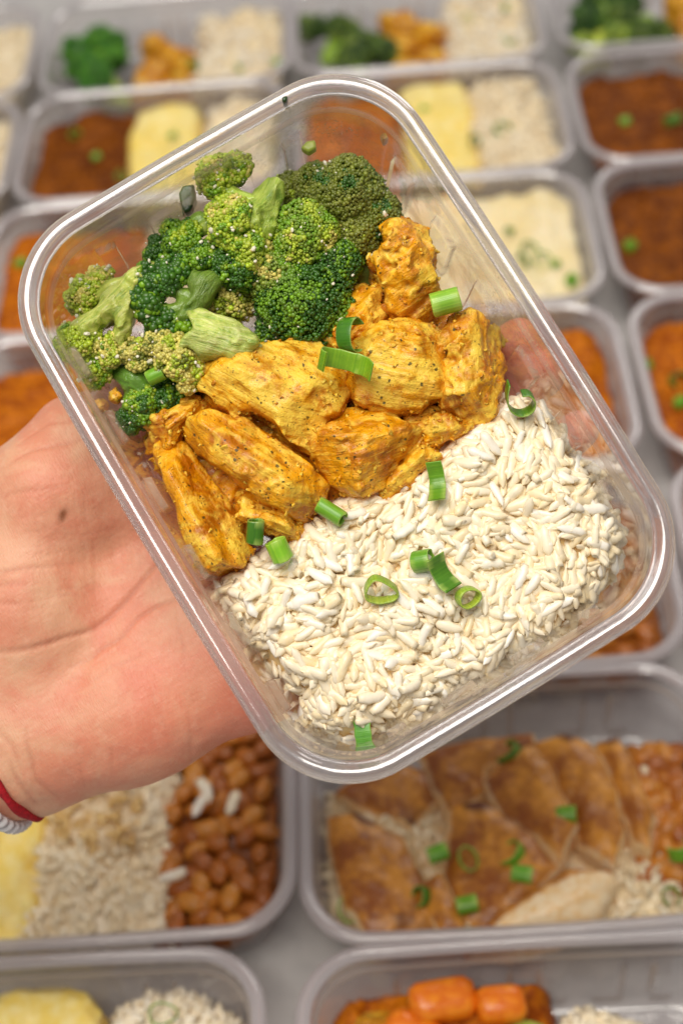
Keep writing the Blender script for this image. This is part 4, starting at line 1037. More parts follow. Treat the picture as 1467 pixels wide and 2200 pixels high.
# rot: degrees; the slice's axis is its own z.  the container's y runs up-left in the photo (about 31 deg)
def zrot_axis(px0, py0, px1, py1, tiltdeg=90, spin=0):
    """euler whose z axis points from one photo point to another, lying in the container plane lifted by 90-tilt"""
    a = hb(px0, py0, -.02); b = hb(px1, py1, -.02); az = math.degrees(math.atan2(b[1] - a[1], b[0] - a[0]))
    R_ = Matrix.Rotation(math.radians(az), 3, 'Z') @ Matrix.Rotation(math.radians(tiltdeg), 3, 'Y') @ Matrix.Rotation(math.radians(spin), 3, 'Z')
    e = R_.to_euler(); return tuple(math.degrees(x) for x in e)
scal(957, 649, -.0145, ring_path(4.3, 3.6), 8.6, zrot_axis(927, 655, 990, 640, 84), (.20, .43, .03), 'short pale green scallion tube on its side below the upright chicken lump')
scal(738, 778, -.0060, [(-9.6, 3.6), (-7.2, -2.0), (0, -3.6), (6.6, -2.4), (8.2, 1.8), (5.4, 4.8)], 6.2, zrot_axis(735, 800, 745, 760, 62, 90), SG_M, 'wide curled scallion strip with a ragged end, on the blocky chicken chunk')
scal(748, 718, -.0075, ring_path(5.8, 4.4, 0, -40, 225), 5.2, zrot_axis(752, 712, 790, 715, 60, 90), SG_D, 'dark scallion loop standing behind the wide curled strip')
scal(1115, 862, -.0165, [(-4.6, 8.5), (-4.9, 4), (-3.6, -.8), (.2, -3.1), (3.9, -1.2), (4.5, 2.6), (2.2, 5.4), (-.2, 5.0)], 4.6, (42, 6, -30), SG_D, 'dark green hooked scallion curl at the top corner of the rice', th=.6)
scal(937, 1035, -.0175, [(-1, 6), (1.8, 2.2), (1.6, -1.5), (-1.8, -5.5)], 5.0, zrot_axis(912, 1035, 962, 1030, 74, 0), SG_M, 'folded scallion strip at the edge between chicken and rice')
scal(711, 1100, -.0185, ring_path(3.1, 2.6), 9.0, zrot_axis(683, 1083, 742, 1122, 82), (.13, .34, .02), 'thin green scallion tube poking out from under the long chicken strip')
scal(549, 1142, -.0170, ring_path(3.3, 2.6, .1), 7.0, zrot_axis(545, 1175, 552, 1110, 72), SG_D, 'dark scallion ring standing at the tip of the left chicken strip')
scal(600, 1182, -.0185, ring_path(4.4, 3.6), 6.6, zrot_axis(612, 1205, 590, 1155, 76), (.19, .46, .02), 'bright green scallion ring lying on its side where the rice begins')
scal(908, 1205, -.0170, ring_path(3.9, 3.6), 5.6, zrot_axis(880, 1208, 938, 1200, 70), (.11, .30, .02), 'green scallion ring on its side in the middle of the rice, under the dark one')
scal(950, 1232, -.0150, [(-5.6, 2.0), (-2.4, -.8), (2.0, -1.4), (5.2, .6)], 6.2, zrot_axis(968, 1222, 932, 1246, 68, 90), SG_D, 'long dark scallion strip lying across a green ring in the middle of the rice')
scal(817, 1268, -.0175, [(-5.2, -3.2), (0, -4.6), (4.9, -2.8), (5.0, 0), (.8, 3.6), (-2.6, 5.0), (-4.8, 2.4), (-5.6, -.5), (-5.2, -3.2)], 3.6, (38, 4, -28), (.19, .33, .02), 'three-cornered open scallion ring lying flat on the rice', th=.75)
scal(1005, 1283, -.0175, ring_path(3.9, 3.5, .04), 3.6, (28, 14, -10), (.21, .36, .02), 'small round scallion ring lying open on the rice, right of the long dark strip', th=.8)
scal(778, 1562, -.0260, [(-.8, 5.6), (.9, 3.0), (.2, -1), (.9, -5.6)], 5.4, zrot_axis(752, 1562, 806, 1556, 78, 0), (.07, .27, .015), 'ragged scallion strip stuck at the lowest tip of the rice against the wall')
scal(336, 806, -.0215, ring_path(2.9, 2.4), 5.6, zrot_axis(316, 815, 356, 798, 80), (.14, .35, .02), 'small scallion tube lying on the lowest broccoli floret')

# small bits
M_LEAF = m_simple('dark_leaf', (.010, .035, .008), .3, 300, (.03, .08, .012), .0004, .2)
def bit(px, zb, zt, name, mat, label, cat, seed, **kw):
    poly = np.array([hb(x, y, zt)[:2] for x, y in px])
    me, org = chunk_mesh(poly, zb, zt, seed=seed, h=.00035, fscale=1.6, facets=0, mat=mat, name=name, **kw)
    obj(name, me, M=MH @ T4(org), label=label, cat=cat)
bit([(386, 415), (396, 400), (416, 398), (420, 425), (408, 450), (392, 458)], -.028, -.0235, 'leaf_scrap', M_LEAF, 'dark green leaf scrap standing behind the topmost broccoli floret', 'leaf', 501, r=.0008, amp=.12)
bit([(650, 318), (662, 306), (676, 304), (678, 318), (664, 326)], -.0235, -.0215, 'broccoli_crumb', M_CELERY, 'tiny yellow-green broccoli crumb stuck high on the inside wall at the top', 'crumb', 502, r=.0008, amp=.2)
bit([(818, 292), (828, 290), (832, 300), (824, 306)], -.0200, -.0188, 'sauce_crumb', M_CHICKEN, 'tiny orange sauce crumb on the inside wall at the upper right corner', 'crumb', 503, r=.0004, amp=.06)
bit([(608, 214), (617, 212), (615, 221), (609, 222)], -.0022, -.0012, 'herb_fleck', M_LEAF, 'dark herb fleck on the upper inside edge of the rim', 'herb', 504, r=.0003, amp=.04)
bit([(236, 846), (250, 836), (262, 850), (252, 862), (240, 858)], -.034, -.0300, 'chicken_scrap', M_CHICKEN, 'small yellow chicken scrap left of the lowest broccoli floret', 'chicken', 505, r=.001, amp=.5)

# ------------------------------------------------------------------ table and the other containers
def plane(name, x0, x1, y0, y1, z, m):
    return mesh(name, np.array([(x0, y0, z), (x1, y0, z), (x1, y1, z), (x0, y1, z)]), np.array([[0, 1, 2, 3]]), m)
o = obj('tabletop', plane('tabletop', -1.6, 1.6, -2.0, 1.4, 0, M_TABLE), kind='structure')
BG_RIM, BG_BODY = container_meshes(10, 62, 9, M_BODY_BG, M_RIM_BG, 'table')
BG_RIM.materials[0] = M_RIM_BG; BG_BODY.materials[0] = M_BODY_BG
RB = np.array([[0, 1, 0], [-1, 0, 0], [0, 0, 1.]])    # containers lie with the long side across
GC = 'meal containers set out in rows on the table'
class Box:
    def __init__(s, u, v, dx, dy, rot, label):
        s.c = np.array([(u + .5) * PX + dx / 1000, -v * PY + PY / 2 + dy / 1000, .0005])
        a = math.radians(rot); Rt = np.array([[math.cos(a), -math.sin(a), 0], [math.sin(a), math.cos(a), 0], [0, 0, 1]])
        s.M = mat4(Rt, s.c)
        s.o = obj('food_container', None, M=s.M @ mat4(RB, (0, 0, 0)), label=label, cat='container', group=GC)
        obj('body', BG_BODY, s.o, T4((0, 0, .046))); obj('rim', BG_RIM, s.o, T4((0, 0, .046)))
    def xy(s, px, py, z):
        p = tb(px, py, z); q = np.linalg.inv(s.M) @ np.r_[p, 1]; return q[:3]
def rect(x0, x1, y0=-.047, y1=.047, j=.002, n=7):
    y0, y1 = -.08, .08
    x0 = -.105 if x0 < -.069 else x0 - .0035; x1 = .105 if x1 > .069 else x1 + .0035
    p = [(x0 + (x1 - x0) * t, y0) for t in np.linspace(0, 1, n)[:-1]] + [(x1, y0 + (y1 - y0) * t) for t in np.linspace(0, 1, n)[:-1]] + [(x1 - (x1 - x0) * t, y1) for t in np.linspace(0, 1, n)[:-1]] + [(x0, y1 - (y1 - y0) * t) for t in np.linspace(0, 1, n)[:-1]]
    p = np.array(p); inner = (np.abs(p[:, 0]) < .07)[:, None]
    return p + rng.uniform(-1, 1, p.shape) * np.where(inner, np.array([.0055, .0025]), np.array([.0015, .0015]))
def fill_h(zt, edge=.008, n1=.002, f1=60, seed=0, n2=.0, f2=200):
    zt = zt - .0065
    def hf(X, Y, S):
        d = np.clip(-S / edge, 0, 1); prof = np.sqrt(np.clip(1 - (1 - d) ** 2, 0, 1))
        n = n1 * (2.3 * vnoise(np.stack([X * f1 * .7, Y * f1 * .7, X * 0], -1), seed) + .8 * vnoise(np.stack([X * f1 * 2, Y * f1 * 2, X * 0], -1), seed + 3))
        if n2: n = n + n2 * np.abs(vnoise(np.stack([X * f2, Y * f2, X * 0 + 3], -1), seed + 1))
        return .0022 + np.maximum(prof, 0) * (zt + .0015 - .0022) + n * d
    return hf
def bg_heap(box, poly, zt, mat, name, label, cat, n1=.002, f1=60, n2=.0, f2=200, step=.0016, edge=.008, group=None):
    hf = fill_h(zt, edge, n1, f1, int(rng.integers(999)), n2, f2)
    V, F = heap(poly, hf, step, True); org = np.r_[V[:, :2].mean(0), .002]
    return obj(name, mesh(name, V - org, F, mat), M=box.M @ T4(org), label=label, cat=cat, group=group), hf
def bg_rice(box, poly, zt, label, n=420, mat=None, edge=.008):
    hf = fill_h(zt, edge, .003, 70, int(rng.integers(999)), .0012, 170)
    poly = np.asarray(poly); V, F = heap(poly, hf, .002, True); org = np.r_[V[:, :2].mean(0), .002]
    t = obj('rice_portion', None, M=box.M @ T4(org), label=label, cat='rice', group='rice portions in the containers on the table')
    m = mat or M_RICE
    obj('rice_core', mesh('rice_core', V - org - np.array([0, 0, .0012]), F, m, color=np.tile([1.0, .95, .82], (len(V), 1))), t, kind='stuff')
    q = sample_poly(poly, n, True); z = hf(q[:, 0], q[:, 1], poly_sd(poly, q[:, 0], q[:, 1])) + rng.uniform(-.0008, .0016, n)
    Rs = []
    for i in range(n):
        L = rng.uniform(.0030, .0042); W = L * rng.uniform(.95, 1.2)
        Rs.append(slope_frame(nrm(np.array([0, 0, 1.]) + rng.normal(0, .35, 3)), rng.uniform(0, 6.3)) * np.array([L, W, W]))
    Rs = np.array(Rs); T = np.c_[q, z] - org; parts = []; cs = []
    for k in range(5):
        ii = np.arange(n) % 5 == k; W_, G_ = many(GR_LO[k], Rs[ii], T[ii]); parts.append((W_, G_)); cs.append(np.repeat(1 - rng.uniform(0, .12, (ii.sum(), 1)) * np.array([[.3, .7, 1.6]]), len(GR_LO[k][0]), 0))
    V, F = join(parts)
    obj('rice_bed', mesh('rice_bed', V, F, m, color=np.concatenate(cs)), t, kind='stuff')
    return hf
V0, F0 = ico(2)
BEANS = []
for k in range(4):
    g = np.random.default_rng(k); V = V0 * np.array([1, .66, .58]); V[:, 1] += .16 * (V[:, 0] ** 2) * (1 if k % 2 else .6); V *= 1 + .04 * vnoise(V0 * 2, k)[:, None]
    c0 = np.array([(.44, .155, .016), (.36, .11, .011), (.50, .20, .026), (.30, .085, .010)][k])
    BEANS.append(mesh('bean', V * .007, F0, M_BEAN, color=np.tile(c0, (len(V), 1)) * (1 + .2 * vnoise(V0 * 3, k + 5)[:, None])))
def bg_beans(box, poly, zt, n, label, group, r=(.0062, .0078)):
    o_, hf = bg_heap(box, poly, zt - .006, M_BROTH, 'bean_stew', 'thick brown bean broth under ' + group, 'bean stew', .001, 60, step=.003, edge=.008)
    pts = []; poly = np.asarray(poly); tries = 0
    while len(pts) < n and tries < 6000:
        tries += 1; q = sample_poly(poly, 1, True)[0]
        if poly_sd(poly, q[:1], q[1:])[0] > -.003 or box_sd(q[:1], q[1:])[0] > -.006: continue
        if all(np.hypot(*(q - p)) > .0094 - tries * 1.3e-6 for p in pts): pts.append(q)
    for i, q in enumerate(pts):
        z = float(hf(q[:1], q[1:], poly_sd(poly, q[:1], q[1:]))[0]) + rng.uniform(.001, .0045); s = rng.uniform(*r)
        R_ = slope_frame(nrm(np.array([0, 0, 1.]) + rng.normal(0, .3, 3)), rng.uniform(0, 6.3)) * s / .007
        obj('bean', BEANS[i % 4], M=box.M @ mat4(R_, (q[0], q[1], z)), label=label, cat='bean', group=group)
def bg_chicken(box, poly, zb, zt, label, seed, **kw):
    me, org = chunk_mesh(np.asarray(poly), zb, zt, seed=seed, h=.0012, fscale=.7, **kw)
    return obj('chicken_piece', me, M=box.M @ T4(org), label=label, cat='chicken', group='chicken pieces in the containers on the table')
def blob(cx, cy, rx, ry, n=9):
    a = np.linspace(0, 2 * np.pi, n, endpoint=False) + rng.uniform(0, 1); k = rng.uniform(.82, 1.15, n)
    return np.stack([cx + rx * np.cos(a) * k, cy + ry * np.sin(a) * k], 1)
def bg_floret(box, cx, cy, z, r, label, pal, seed, stem=True, stint=(.24, .40, .03)):
    c = np.array([cx, cy, z]); hs = []; g = np.random.default_rng(seed)
    for k in range(5):
        d = np.r_[g.normal(0, .55, 2), g.uniform(-.1, .35)] * r
        hs.append(dict(c=c + d, r=r * g.uniform(.5, .7), up=nrm(d + np.array([0, 0, r])), nb=240, size=.0012, pal=list(pal), lump=.3, nseed=10))
    st = [(c, r * .45, c + np.array([g.uniform(-1, 1) * r, -r * 1.2, -r * .2]), r * .32), (c, r * .3, c + np.array([0, 0, -r]), r * .3)] if stem else []
    return floret(box.M, np.array([cx, cy, .002]), st, hs, label, 'broccoli florets in the containers on the table', seed=seed, stint=stint, sh=.0012)
BRIGHT = (((.02, .10, .006), 1), ((.05, .22, .008), 1.3), ((.13, .32, .015), .8))
DULL = (((.03, .07, .01), 1), ((.08, .15, .016), 1.2), ((.22, .30, .04), .6))

# --- back row
b = Box(-1, 0, 3, 0, 0, 'container of broccoli, chicken and rice at the top left corner of the photo')
bg_floret(b, -.056, .018, .026, .020, 'bright green broccoli floret, farther one in the top left container', BRIGHT, 101)
bg_floret(b, -.050, -.022, .025, .020, 'bright green broccoli floret, nearer one in the top left container', BRIGHT, 102, stint=(.35, .50, .05))
for i, (x, y) in enumerate([(-.012, .028), (.006, .010), (-.014, -.010), (.008, -.026), (-.016, -.036)]):
    bg_chicken(b, blob(x, y, .014, .011), .003, .034 - .002 * (i % 2), ['farthest', 'second farthest', 'middle', 'second nearest', 'nearest'][i] + ' orange chicken piece in the middle of the top left container', 200 + i, r=.005, amp=1.3)
bg_rice(b, rect(.024, .078), .034, 'white rice at the right end of the top left container')
b = Box(0, 0, 0, 0, 0, 'container of olive broccoli, chicken and rice at the top centre of the photo')
bg_floret(b, -.056, .016, .027, .021, 'olive green broccoli floret, farther one in the top centre container', DULL, 103)
bg_floret(b, -.048, -.022, .025, .021, 'yellow-green broccoli floret, nearer one in the top centre container', DULL, 104)
for i, (x, y) in enumerate([(-.010, .030), (.010, .012), (-.012, -.006), (.012, -.024), (-.010, -.036)]):
    bg_chicken(b, blob(x, y, .014, .011), .003, .035 - .002 * (i % 2), ['farthest', 'second farthest', 'middle', 'second nearest', 'nearest'][i] + ' orange chicken piece in the middle of the top centre container', 210 + i, r=.005, amp=1.3)
bg_rice(b, rect(.027, .079), .036, 'white rice at the right end of the top centre container')
b = Box(1, 0, 3, 6, 0, 'container of broccoli and chicken at the top right corner of the photo')
bg_floret(b, -.052, .010, .027, .022, 'dark broccoli floret behind the pale stalk in the top right container', ((( .02, .07, .008), 1.4), ((.07, .16, .014), 1)), 105)
bg_floret(b, -.055, -.024, .024, .020, 'lime green broccoli stalk in the front of the top right container', (((.10, .20, .02), 1), ((.32, .42, .05), 1.4)), 106, stint=(.45, .55, .06))
bg_floret(b, -.022, -.012, .027, .020, 'deep green broccoli floret beside the chicken in the top right container', DULL, 107)
for i, (x, y) in enumerate([(.014, .024), (.020, -.006), (.012, -.032), (.038, .01), (.042, -.025)]):
    bg_chicken(b, blob(x, y, .014, .012), .003, .036 - .002 * (i % 2), ['farthest', 'second farthest', 'middle', 'second nearest', 'nearest'][i] + ' orange chicken piece in the top right container', 220 + i, r=.005, amp=1.3)
bg_rice(b, rect(.055, .079), .032, 'white rice at the far end of the top right container', 160)
b = Box(-2, 0, 0, 4, 0, 'container of white rice cut off by the top left edge')
bg_rice(b, rect(-.02, .079), .036, 'white rice in the container cut off at the top left edge', 500)
b = Box(-2, 1, 0, 2, 0, 'second container cut off by the left edge, holding rice')
bg_rice(b, rect(-.02, .079), .036, 'white rice in the second container cut off at the left edge', 500)

# --- second row
GM = 'minced meat portions'
b = Box(-1, 1, 0, 2, 0, 'container of dark minced meat, yellow puree and rice left of the raised container')
bg_heap(b, rect(-.079, -.020), .033, M_MINCE, 'minced_meat_portion', 'dark brown minced meat beside yellow puree, left of the raised container', 'minced meat', .002, 60, .0030, 330)
bg_heap(b, rect(-.018, .030), .037, M_PUREE, 'puree_portion', 'mound of yellow puree right of the dark minced meat', 'puree', .003, 50)
bg_rice(b, rect(.032, .079), .036, 'white rice behind the top edge of the raised container', 260)
b = Box(0, 1, 2, -2, 0, 'container of yellow puree and rice just right of the raised container top')
bg_heap(b, rect(-.079, -.020), .033, M_MINCE_O, 'minced_meat_portion', 'brown meat peeping out by the top corner of the raised container', 'minced meat', .002, 60, .003, 330)
bg_heap(b, rect(-.018, .032), .038, M_PUREE, 'puree_portion', 'yellow puree touching white rice, right of the raised container top', 'puree', .003, 50)
bg_rice(b, rect(.030, .079), .039, 'white rice with a dark scallion pair beside yellow puree')
b = Box(1, 1, 3, -1, 0, 'container of dark minced meat at the right edge, second row from the top')
bg_heap(b, rect(-.079, .000), .033, M_MINCE, 'minced_meat_portion', 'dark minced meat at the right edge with a scallion slice, second row', 'minced meat', .002, 60, .003, 330)
bg_rice(b, rect(.002, .079), .037, 'white rice peeping in at the right edge, second row', 260)

# --- third row
b = Box(-1, 2, -8, 0, 0, 'container of orange-brown meat at the left edge behind the raised container')
bg_heap(b, rect(-.079, .010), .031, M_MINCE_O, 'minced_meat_portion', 'orange-brown meat at the left edge, above the hand', 'minced meat', .002, 60, .003, 300)
bg_rice(b, rect(.012, .079), .034, 'white rice hidden behind the raised container, third row', 260)
b = Box(0, 2, 2, -4, 0, 'container of pale puree with a scallion heap right of the raised container')
bg_heap(b, rect(-.079, .080), .036, M_PUREE_PALE, 'puree_portion', 'pale yellow puree sprinkled with a scallion heap', 'puree', .004, 45, .001, 200)
b = Box(1, 2, 3, -2, 0, 'container of dark minced meat at the right edge, third row from the top')
bg_heap(b, rect(-.079, .010), .033, M_MINCE, 'minced_meat_portion', 'dark minced meat at the right edge, third row', 'minced meat', .002, 60, .003, 330)
bg_rice(b, rect(.012, .079), .037, 'white rice beyond the right edge, third row', 260)

# --- fourth row
b = Box(-1, 3, -6, 0, 0, 'container of orange-brown stew just above the hand at the left edge')
bg_heap(b, rect(-.079, .03), .030, M_MINCE_O, 'stew_portion', 'orange-brown stew just above the thumb at the left edge', 'stew', .002, 60, .003, 260)
bg_rice(b, rect(.03, .079), .033, 'white rice under the left side of the raised container', 200)
b = Box(0, 3, 2, -5, 0, 'half-empty looking container right behind the right wall of the raised one')
bg_rice(b, rect(-.079, .046), .036, 'white rice in the container behind the right wall of the raised one', 520)
bg_heap(b, rect(.048, .079), .034, M_MINCE_O, 'stew_portion', 'reddish stew at the right end of the container behind the raised one', 'stew', .003, 60, .003, 260)
b = Box(1, 3, 4, -4, 0, 'container of orange carrot and meat stew at the right edge')
bg_heap(b, rect(-.079, .079), .031, M_MINCE_O, 'stew_portion', 'bright orange stew with scallions at the right edge', 'stew', .002, 60, .004, 230)

# --- fifth row
b = Box(-1, 4, -4, 0, 0, 'container hidden under the open hand')
bg_heap(b, rect(-.079, .079), .030, M_MINCE, 'minced_meat_portion', 'dark minced meat under the open hand', 'minced meat', .002, 60, .003, 300)
b = Box(0, 4, 3, -2, 0, 'container of brown beans below the right corner of the raised container')
bg_beans(b, rect(.015, .072), .034, 52, 'orange-brown stewed bean in the container below the raised container\'s right corner', 'beans below the right corner of the raised container')
bg_rice(b, rect(-.079, .012), .033, 'white rice under the lower end of the raised container', 300)
b = Box(1, 4, 4, -6, 0, 'container with only its rim corner showing at the right edge')
bg_heap(b, rect(-.070, .079), .022, M_MINCE_O, 'stew_portion', 'reddish stew in the container at the right edge, below the carrot stew', 'stew', .002, 60, .003, 300)
b5L = Box(-1, 5, 3, 5, 0, 'container of yellow puree, brothy rice and beans below the hand')
b5M = Box(0, 5, 1, -2, 0, 'container of sliced grilled chicken with beans, below the raised container')
b6L = Box(-1, 6, -10, 1, 0, 'container with a yellow piece and rice at the bottom left corner')
b6M = Box(0, 6, -1, -3, 0, 'container of carrots, chicken and rice at the bottom right corner')

# --- sixth row, left: puree, rice in broth, beans
b = b5L
def pp(box, pts, z): return np.array([box.xy(x, y, z)[:2] for x, y in pts])
bg_heap(b, rect(-.079, -.024, -.048, .047), .035, M_PUREE, 'puree_portion', 'chunky yellow puree below the wrist', 'puree', .005, 60, .002, 150)
bg_rice(b, rect(-.026, .032, -.048, .047), .036, 'rice soaked with brown broth beside the puree below the hand', 600)
brothy = bg_rice(b, blob(.002, .002, .029, .027), .0455, 'patch of brown broth-soaked rice grains on the rice below the hand', 170, M_RICE_BROTH, .014)
bg_beans(b, rect(.034, .078, -.048, .047, .001), .035, 62, 'shiny brown stewed bean in the container below the hand', 'beans below the hand')
for i, (x, y) in enumerate([(430, 1730), (500, 1725), (370, 1880), (440, 1700)]):
    p = b.xy(x, y, .0375); V, F = GR[i]; V = V * .005; R_ = slope_frame(np.array([0, 0, 1.]), [1.1, 1.25, .3, 2.0][i]) * np.array([1.3, 1.4, 1.2]) 
    obj('rice_clump', mesh('rice_clump', V, F, M_RICE, color=np.ones((len(V), 3))), M=b.M @ mat4(R_, p), label=['clump of rice at the edge of the beans below the hand', 'single stray rice grain lying on the beans below the hand', 'pale rice lump in the middle of the brothy rice', 'small white rice lump on the beans nearest the little finger side'][i], cat='rice')

# --- sixth row, middle: grilled chicken slices
b = b5M
bg_rice(b, np.array([(-.1, -.08), (.1, -.08), (.1, .020), (.04, .026), (-.02, .022), (-.1, .024)]), .028, 'white rice bed under the sliced grilled chicken', 700)
bg_beans(b, pp(b, [(1345, 1590), (1560, 1580), (1580, 1900), (1440, 1910), (1370, 1890), (1345, 1760)], .030), .035, 50, 'light brown bean at the right of the grilled chicken slices', 'beans beside the grilled chicken')
def slice_mesh(poly, zb, zt, seed, tilt=(0, 0), edge_brown=0.0, edge=None):
    poly = np.asarray(poly); c = poly.mean(0); h = .0011; m = .004
    lo = np.r_[poly.min(0) - m, zb - m]; hi = np.r_[poly.max(0) + m, zt + m + .006]
    P = grid(lo, hi, h); X, Y, Z = P[..., 0], P[..., 1], P[..., 2]
    d2 = poly_sd(poly, X[:, :, 0], Y[:, :, 0])[:, :, None] * np.ones(Z.shape)
    top = zt + tilt[0] * (X - c[0]) + tilt[1] * (Y - c[1]); bot = zb + tilt[0] * (X - c[0]) + tilt[1] * (Y - c[1])
    d2 = d2 - .0008 + .0010 * vnoise(P * 90, seed + 5)
    dome = .0035 * np.clip(-d2 / .008, 0, 1) - .0025
    qz = np.maximum(Z - top - dome, bot - Z); r = .0030
    A = d2 + r; B = qz + r
    D = np.minimum(np.maximum(A, B), 0) + np.hypot(np.maximum(A, 0), np.maximum(B, 0)) - r
    D = D - .0012 * vnoise(P * 70, seed) - .0006 * vnoise(P * 260, seed + 1)
    V, F = nets(D.astype(np.float32), lo, h); V = relax(V, F, 1, .4); N = vnormals(V, F)
    br = ss(.42, .80, N[:, 2] + .12 * vnoise(V * 140, seed + 3))
    if edge_brown:      # cut face up: only the crust along its far edge is brown
        de = np.full(len(V), 1.)
        for i in range(len(edge) - 1):
            e = edge[i + 1] - edge[i]; t = np.clip(((V[:, :2] - edge[i]) @ e) / (e @ e), 0, 1); de = np.minimum(de, np.linalg.norm(V[:, :2] - edge[i] - t[:, None] * e, axis=1))
        br = ss(.0055, .0030, de + .0012 * vnoise(V * 260, seed))
    org = np.r_[c, zb]
    return mesh('chicken_slice', V - org, F, M_GRILL, attrs={'brown': br}), org
SL = [([(703, 1762), (760, 1745), (870, 1790), (900, 1870), (965, 1985), (905, 2000), (790, 2000), (745, 1940), (715, 1850)], .020, .037, (-.12, .05), 'golden grilled chicken slice at the lower left, its crust browned at one end'),
      ([(715, 1700), (760, 1670), (860, 1640), (935, 1660), (950, 1700), (890, 1765), (790, 1735)], .022, .033, (0, .1), 'dark browned grilled chicken slice just below the raised container'),
      ([(905, 1610), (1010, 1590), (1140, 1575), (1150, 1605), (1045, 1640), (1030, 1695), (965, 1735), (930, 1690)], .024, .039, (.05, .1), 'grilled chicken slice along the back, under the raised container\'s lower edge'),
      ([(965, 1730), (1040, 1715), (1080, 1745), (1150, 1800), (1200, 1870), (1130, 1945), (1060, 1985), (990, 1985), (950, 1890)], .018, .0365, (.16, .08), 'broad grilled chicken slice in the centre, with scallions on it'),
      ([(1030, 1665), (1065, 1640), (1135, 1600), (1175, 1650), (1240, 1770), (1205, 1850), (1150, 1790), (1075, 1740)], .022, .0430, (.22, .12), 'grilled chicken slice with a pale cut side facing left, above the centre one'),
      ([(1145, 1590), (1215, 1580), (1262, 1600), (1320, 1700), (1345, 1780), (1320, 1850), (1250, 1800), (1190, 1680)], .022, .0435, (.20, .10), 'golden grilled chicken slice right of the dark knife gap'),
      ([(1275, 1590), (1330, 1575), (1360, 1650), (1405, 1740), (1398, 1820), (1355, 1800), (1325, 1700)], .022, .0415, (.15, .05), 'rightmost thin grilled chicken slice next to the beans'),
      ([(1000, 2015), (1090, 1940), (1215, 1872), (1310, 1872), (1325, 1900), (1290, 1950), (1190, 1995), (1100, 2020)], .022, .0425, (.05, .35), 'grilled chicken slice in front showing its pale cut face and charred edge'),
      ([(895, 1890), (945, 1870), (985, 1940), (1000, 1990), (950, 2005), (920, 1960)], .022, .0375, (.1, 0), 'small pale golden chicken slice between the two lower left slices')]
for i, (pts, zb, zt, tl, lab) in enumerate(SL):
    me, org = slice_mesh(pp(b, pts, zt), zb, zt, 300 + i, tl, 1.0 if i == 7 else 0.0, pp(b, [(985, 2010), (1090, 1935), (1215, 1866), (1300, 1862)], zt))
    obj('chicken_slice', me, M=b.M @ T4(org), label=lab, cat='chicken', group='sliced grilled chicken on the table')

# --- front row
b = b6L
me, org = chunk_mesh(pp(b, [(-60, 2190), (0, 2140), (70, 2120), (130, 2112), (190, 2130), (215, 2175), (200, 2260), (60, 2290), (-60, 2270)], .03), .004, .034, seed=400, h=.0012, fscale=.5, r=.009, amp=.8, mat=M_PUREE, name='cassava_piece', facets=1)
obj('cassava_piece', me, M=b.M @ T4(org), label='smooth yellow boiled piece in the bottom left container', cat='cassava')
bg_rice(b, pp(b, [(235, 2160), (300, 2120), (390, 2105), (460, 2130), (520, 2180), (540, 2300), (360, 2330), (220, 2300)], .033), .038, 'white rice with a scallion ring in the bottom left container', 420, None, .010)
b = b6M
def carrot(px, L, W, Hh, az, label, z):
    p = b.xy(*px, z); n = 14; rs = []
    for t in np.linspace(-1, 1, 9):
        a = np.linspace(0, 2 * np.pi, n, endpoint=False); k = (np.abs(np.cos(a)) ** 6 + np.abs(np.sin(a)) ** 6) ** (-1 / 6) * (1 - .28 * abs(t) ** 7)
        rs.append(np.stack([np.full(n, t * L), np.cos(a) * k * W, np.sin(a) * k * Hh], 1))
    V, F = rings(rs); c = len(V); V = np.r_[V, [[-L * 1.03, 0, 0], [L * 1.03, 0, 0]]]; i = np.arange(n); j = (i + 1) % n
    tri = np.r_[np.stack([i, j, np.full(n, c)], 1)[:, ::-1], np.stack([8 * n + i, 8 * n + j, np.full(n, c + 1)], 1)]
    V = V * (1 + .06 * vnoise(V * 160, int(rng.integers(99)))[:, None])
    obj('carrot_piece', mesh('carrot_piece', V, [F, tri], M_CARROT), M=b.M @ mat4(euler(.1, .1, az), p), label=label, cat='carrot', group='carrot pieces in the bottom right container')
carrot((950, 2150), .0135, .0085, .007, .15, 'larger bright orange carrot piece in the bottom right container', .030)
carrot((1075, 2158), .0100, .0075, .007, .05, 'smaller bright orange carrot piece, right of the larger one', .030)
carrot((890, 2225), .012, .008, .007, -.4, 'carrot piece cut off by the bottom edge', .026)
bg_chicken(b, pp(b, [(745, 2210), (775, 2170), (830, 2165), (870, 2190), (860, 2260), (760, 2270)], .03), .003, .031, 'orange chicken piece left of the carrots in the bottom right container', 410, r=.005, amp=1.2)
me, org = chunk_mesh(pp(b, [(1090, 2200), (1110, 2183), (1150, 2188), (1180, 2195), (1170, 2225), (1100, 2230)], .03), .015, .031, seed=411, h=.0011, r=.003, amp=.8, mat=M_CELERY, name='celery_piece')
obj('celery_piece', me, M=b.M @ T4(org), label='yellow-green celery piece below the smaller carrot', cat='celery')
bg_heap(b, rect(-.079, .010, -.047, .047), .020, M_MINCE_O, 'vegetable_stew', 'orange sauce under the carrots in the bottom right container', 'stew', .003, 60, .002, 200)
bg_rice(b, pp(b, [(1190, 2190), (1225, 2155), (1290, 2150), (1340, 2175), (1400, 2200), (1400, 2300), (1190, 2300)], .033), .040, 'white rice peak beside the celery in the bottom right container', 240, None, .009)
bg_heap(b, pp(b, [(1410, 2180), (1500, 2170), (1520, 2300), (1400, 2300)], .03), .032, M_MINCE, 'stew_portion', 'brown stew at the bottom right corner of the photo', 'stew', .002, 60, .003, 250)

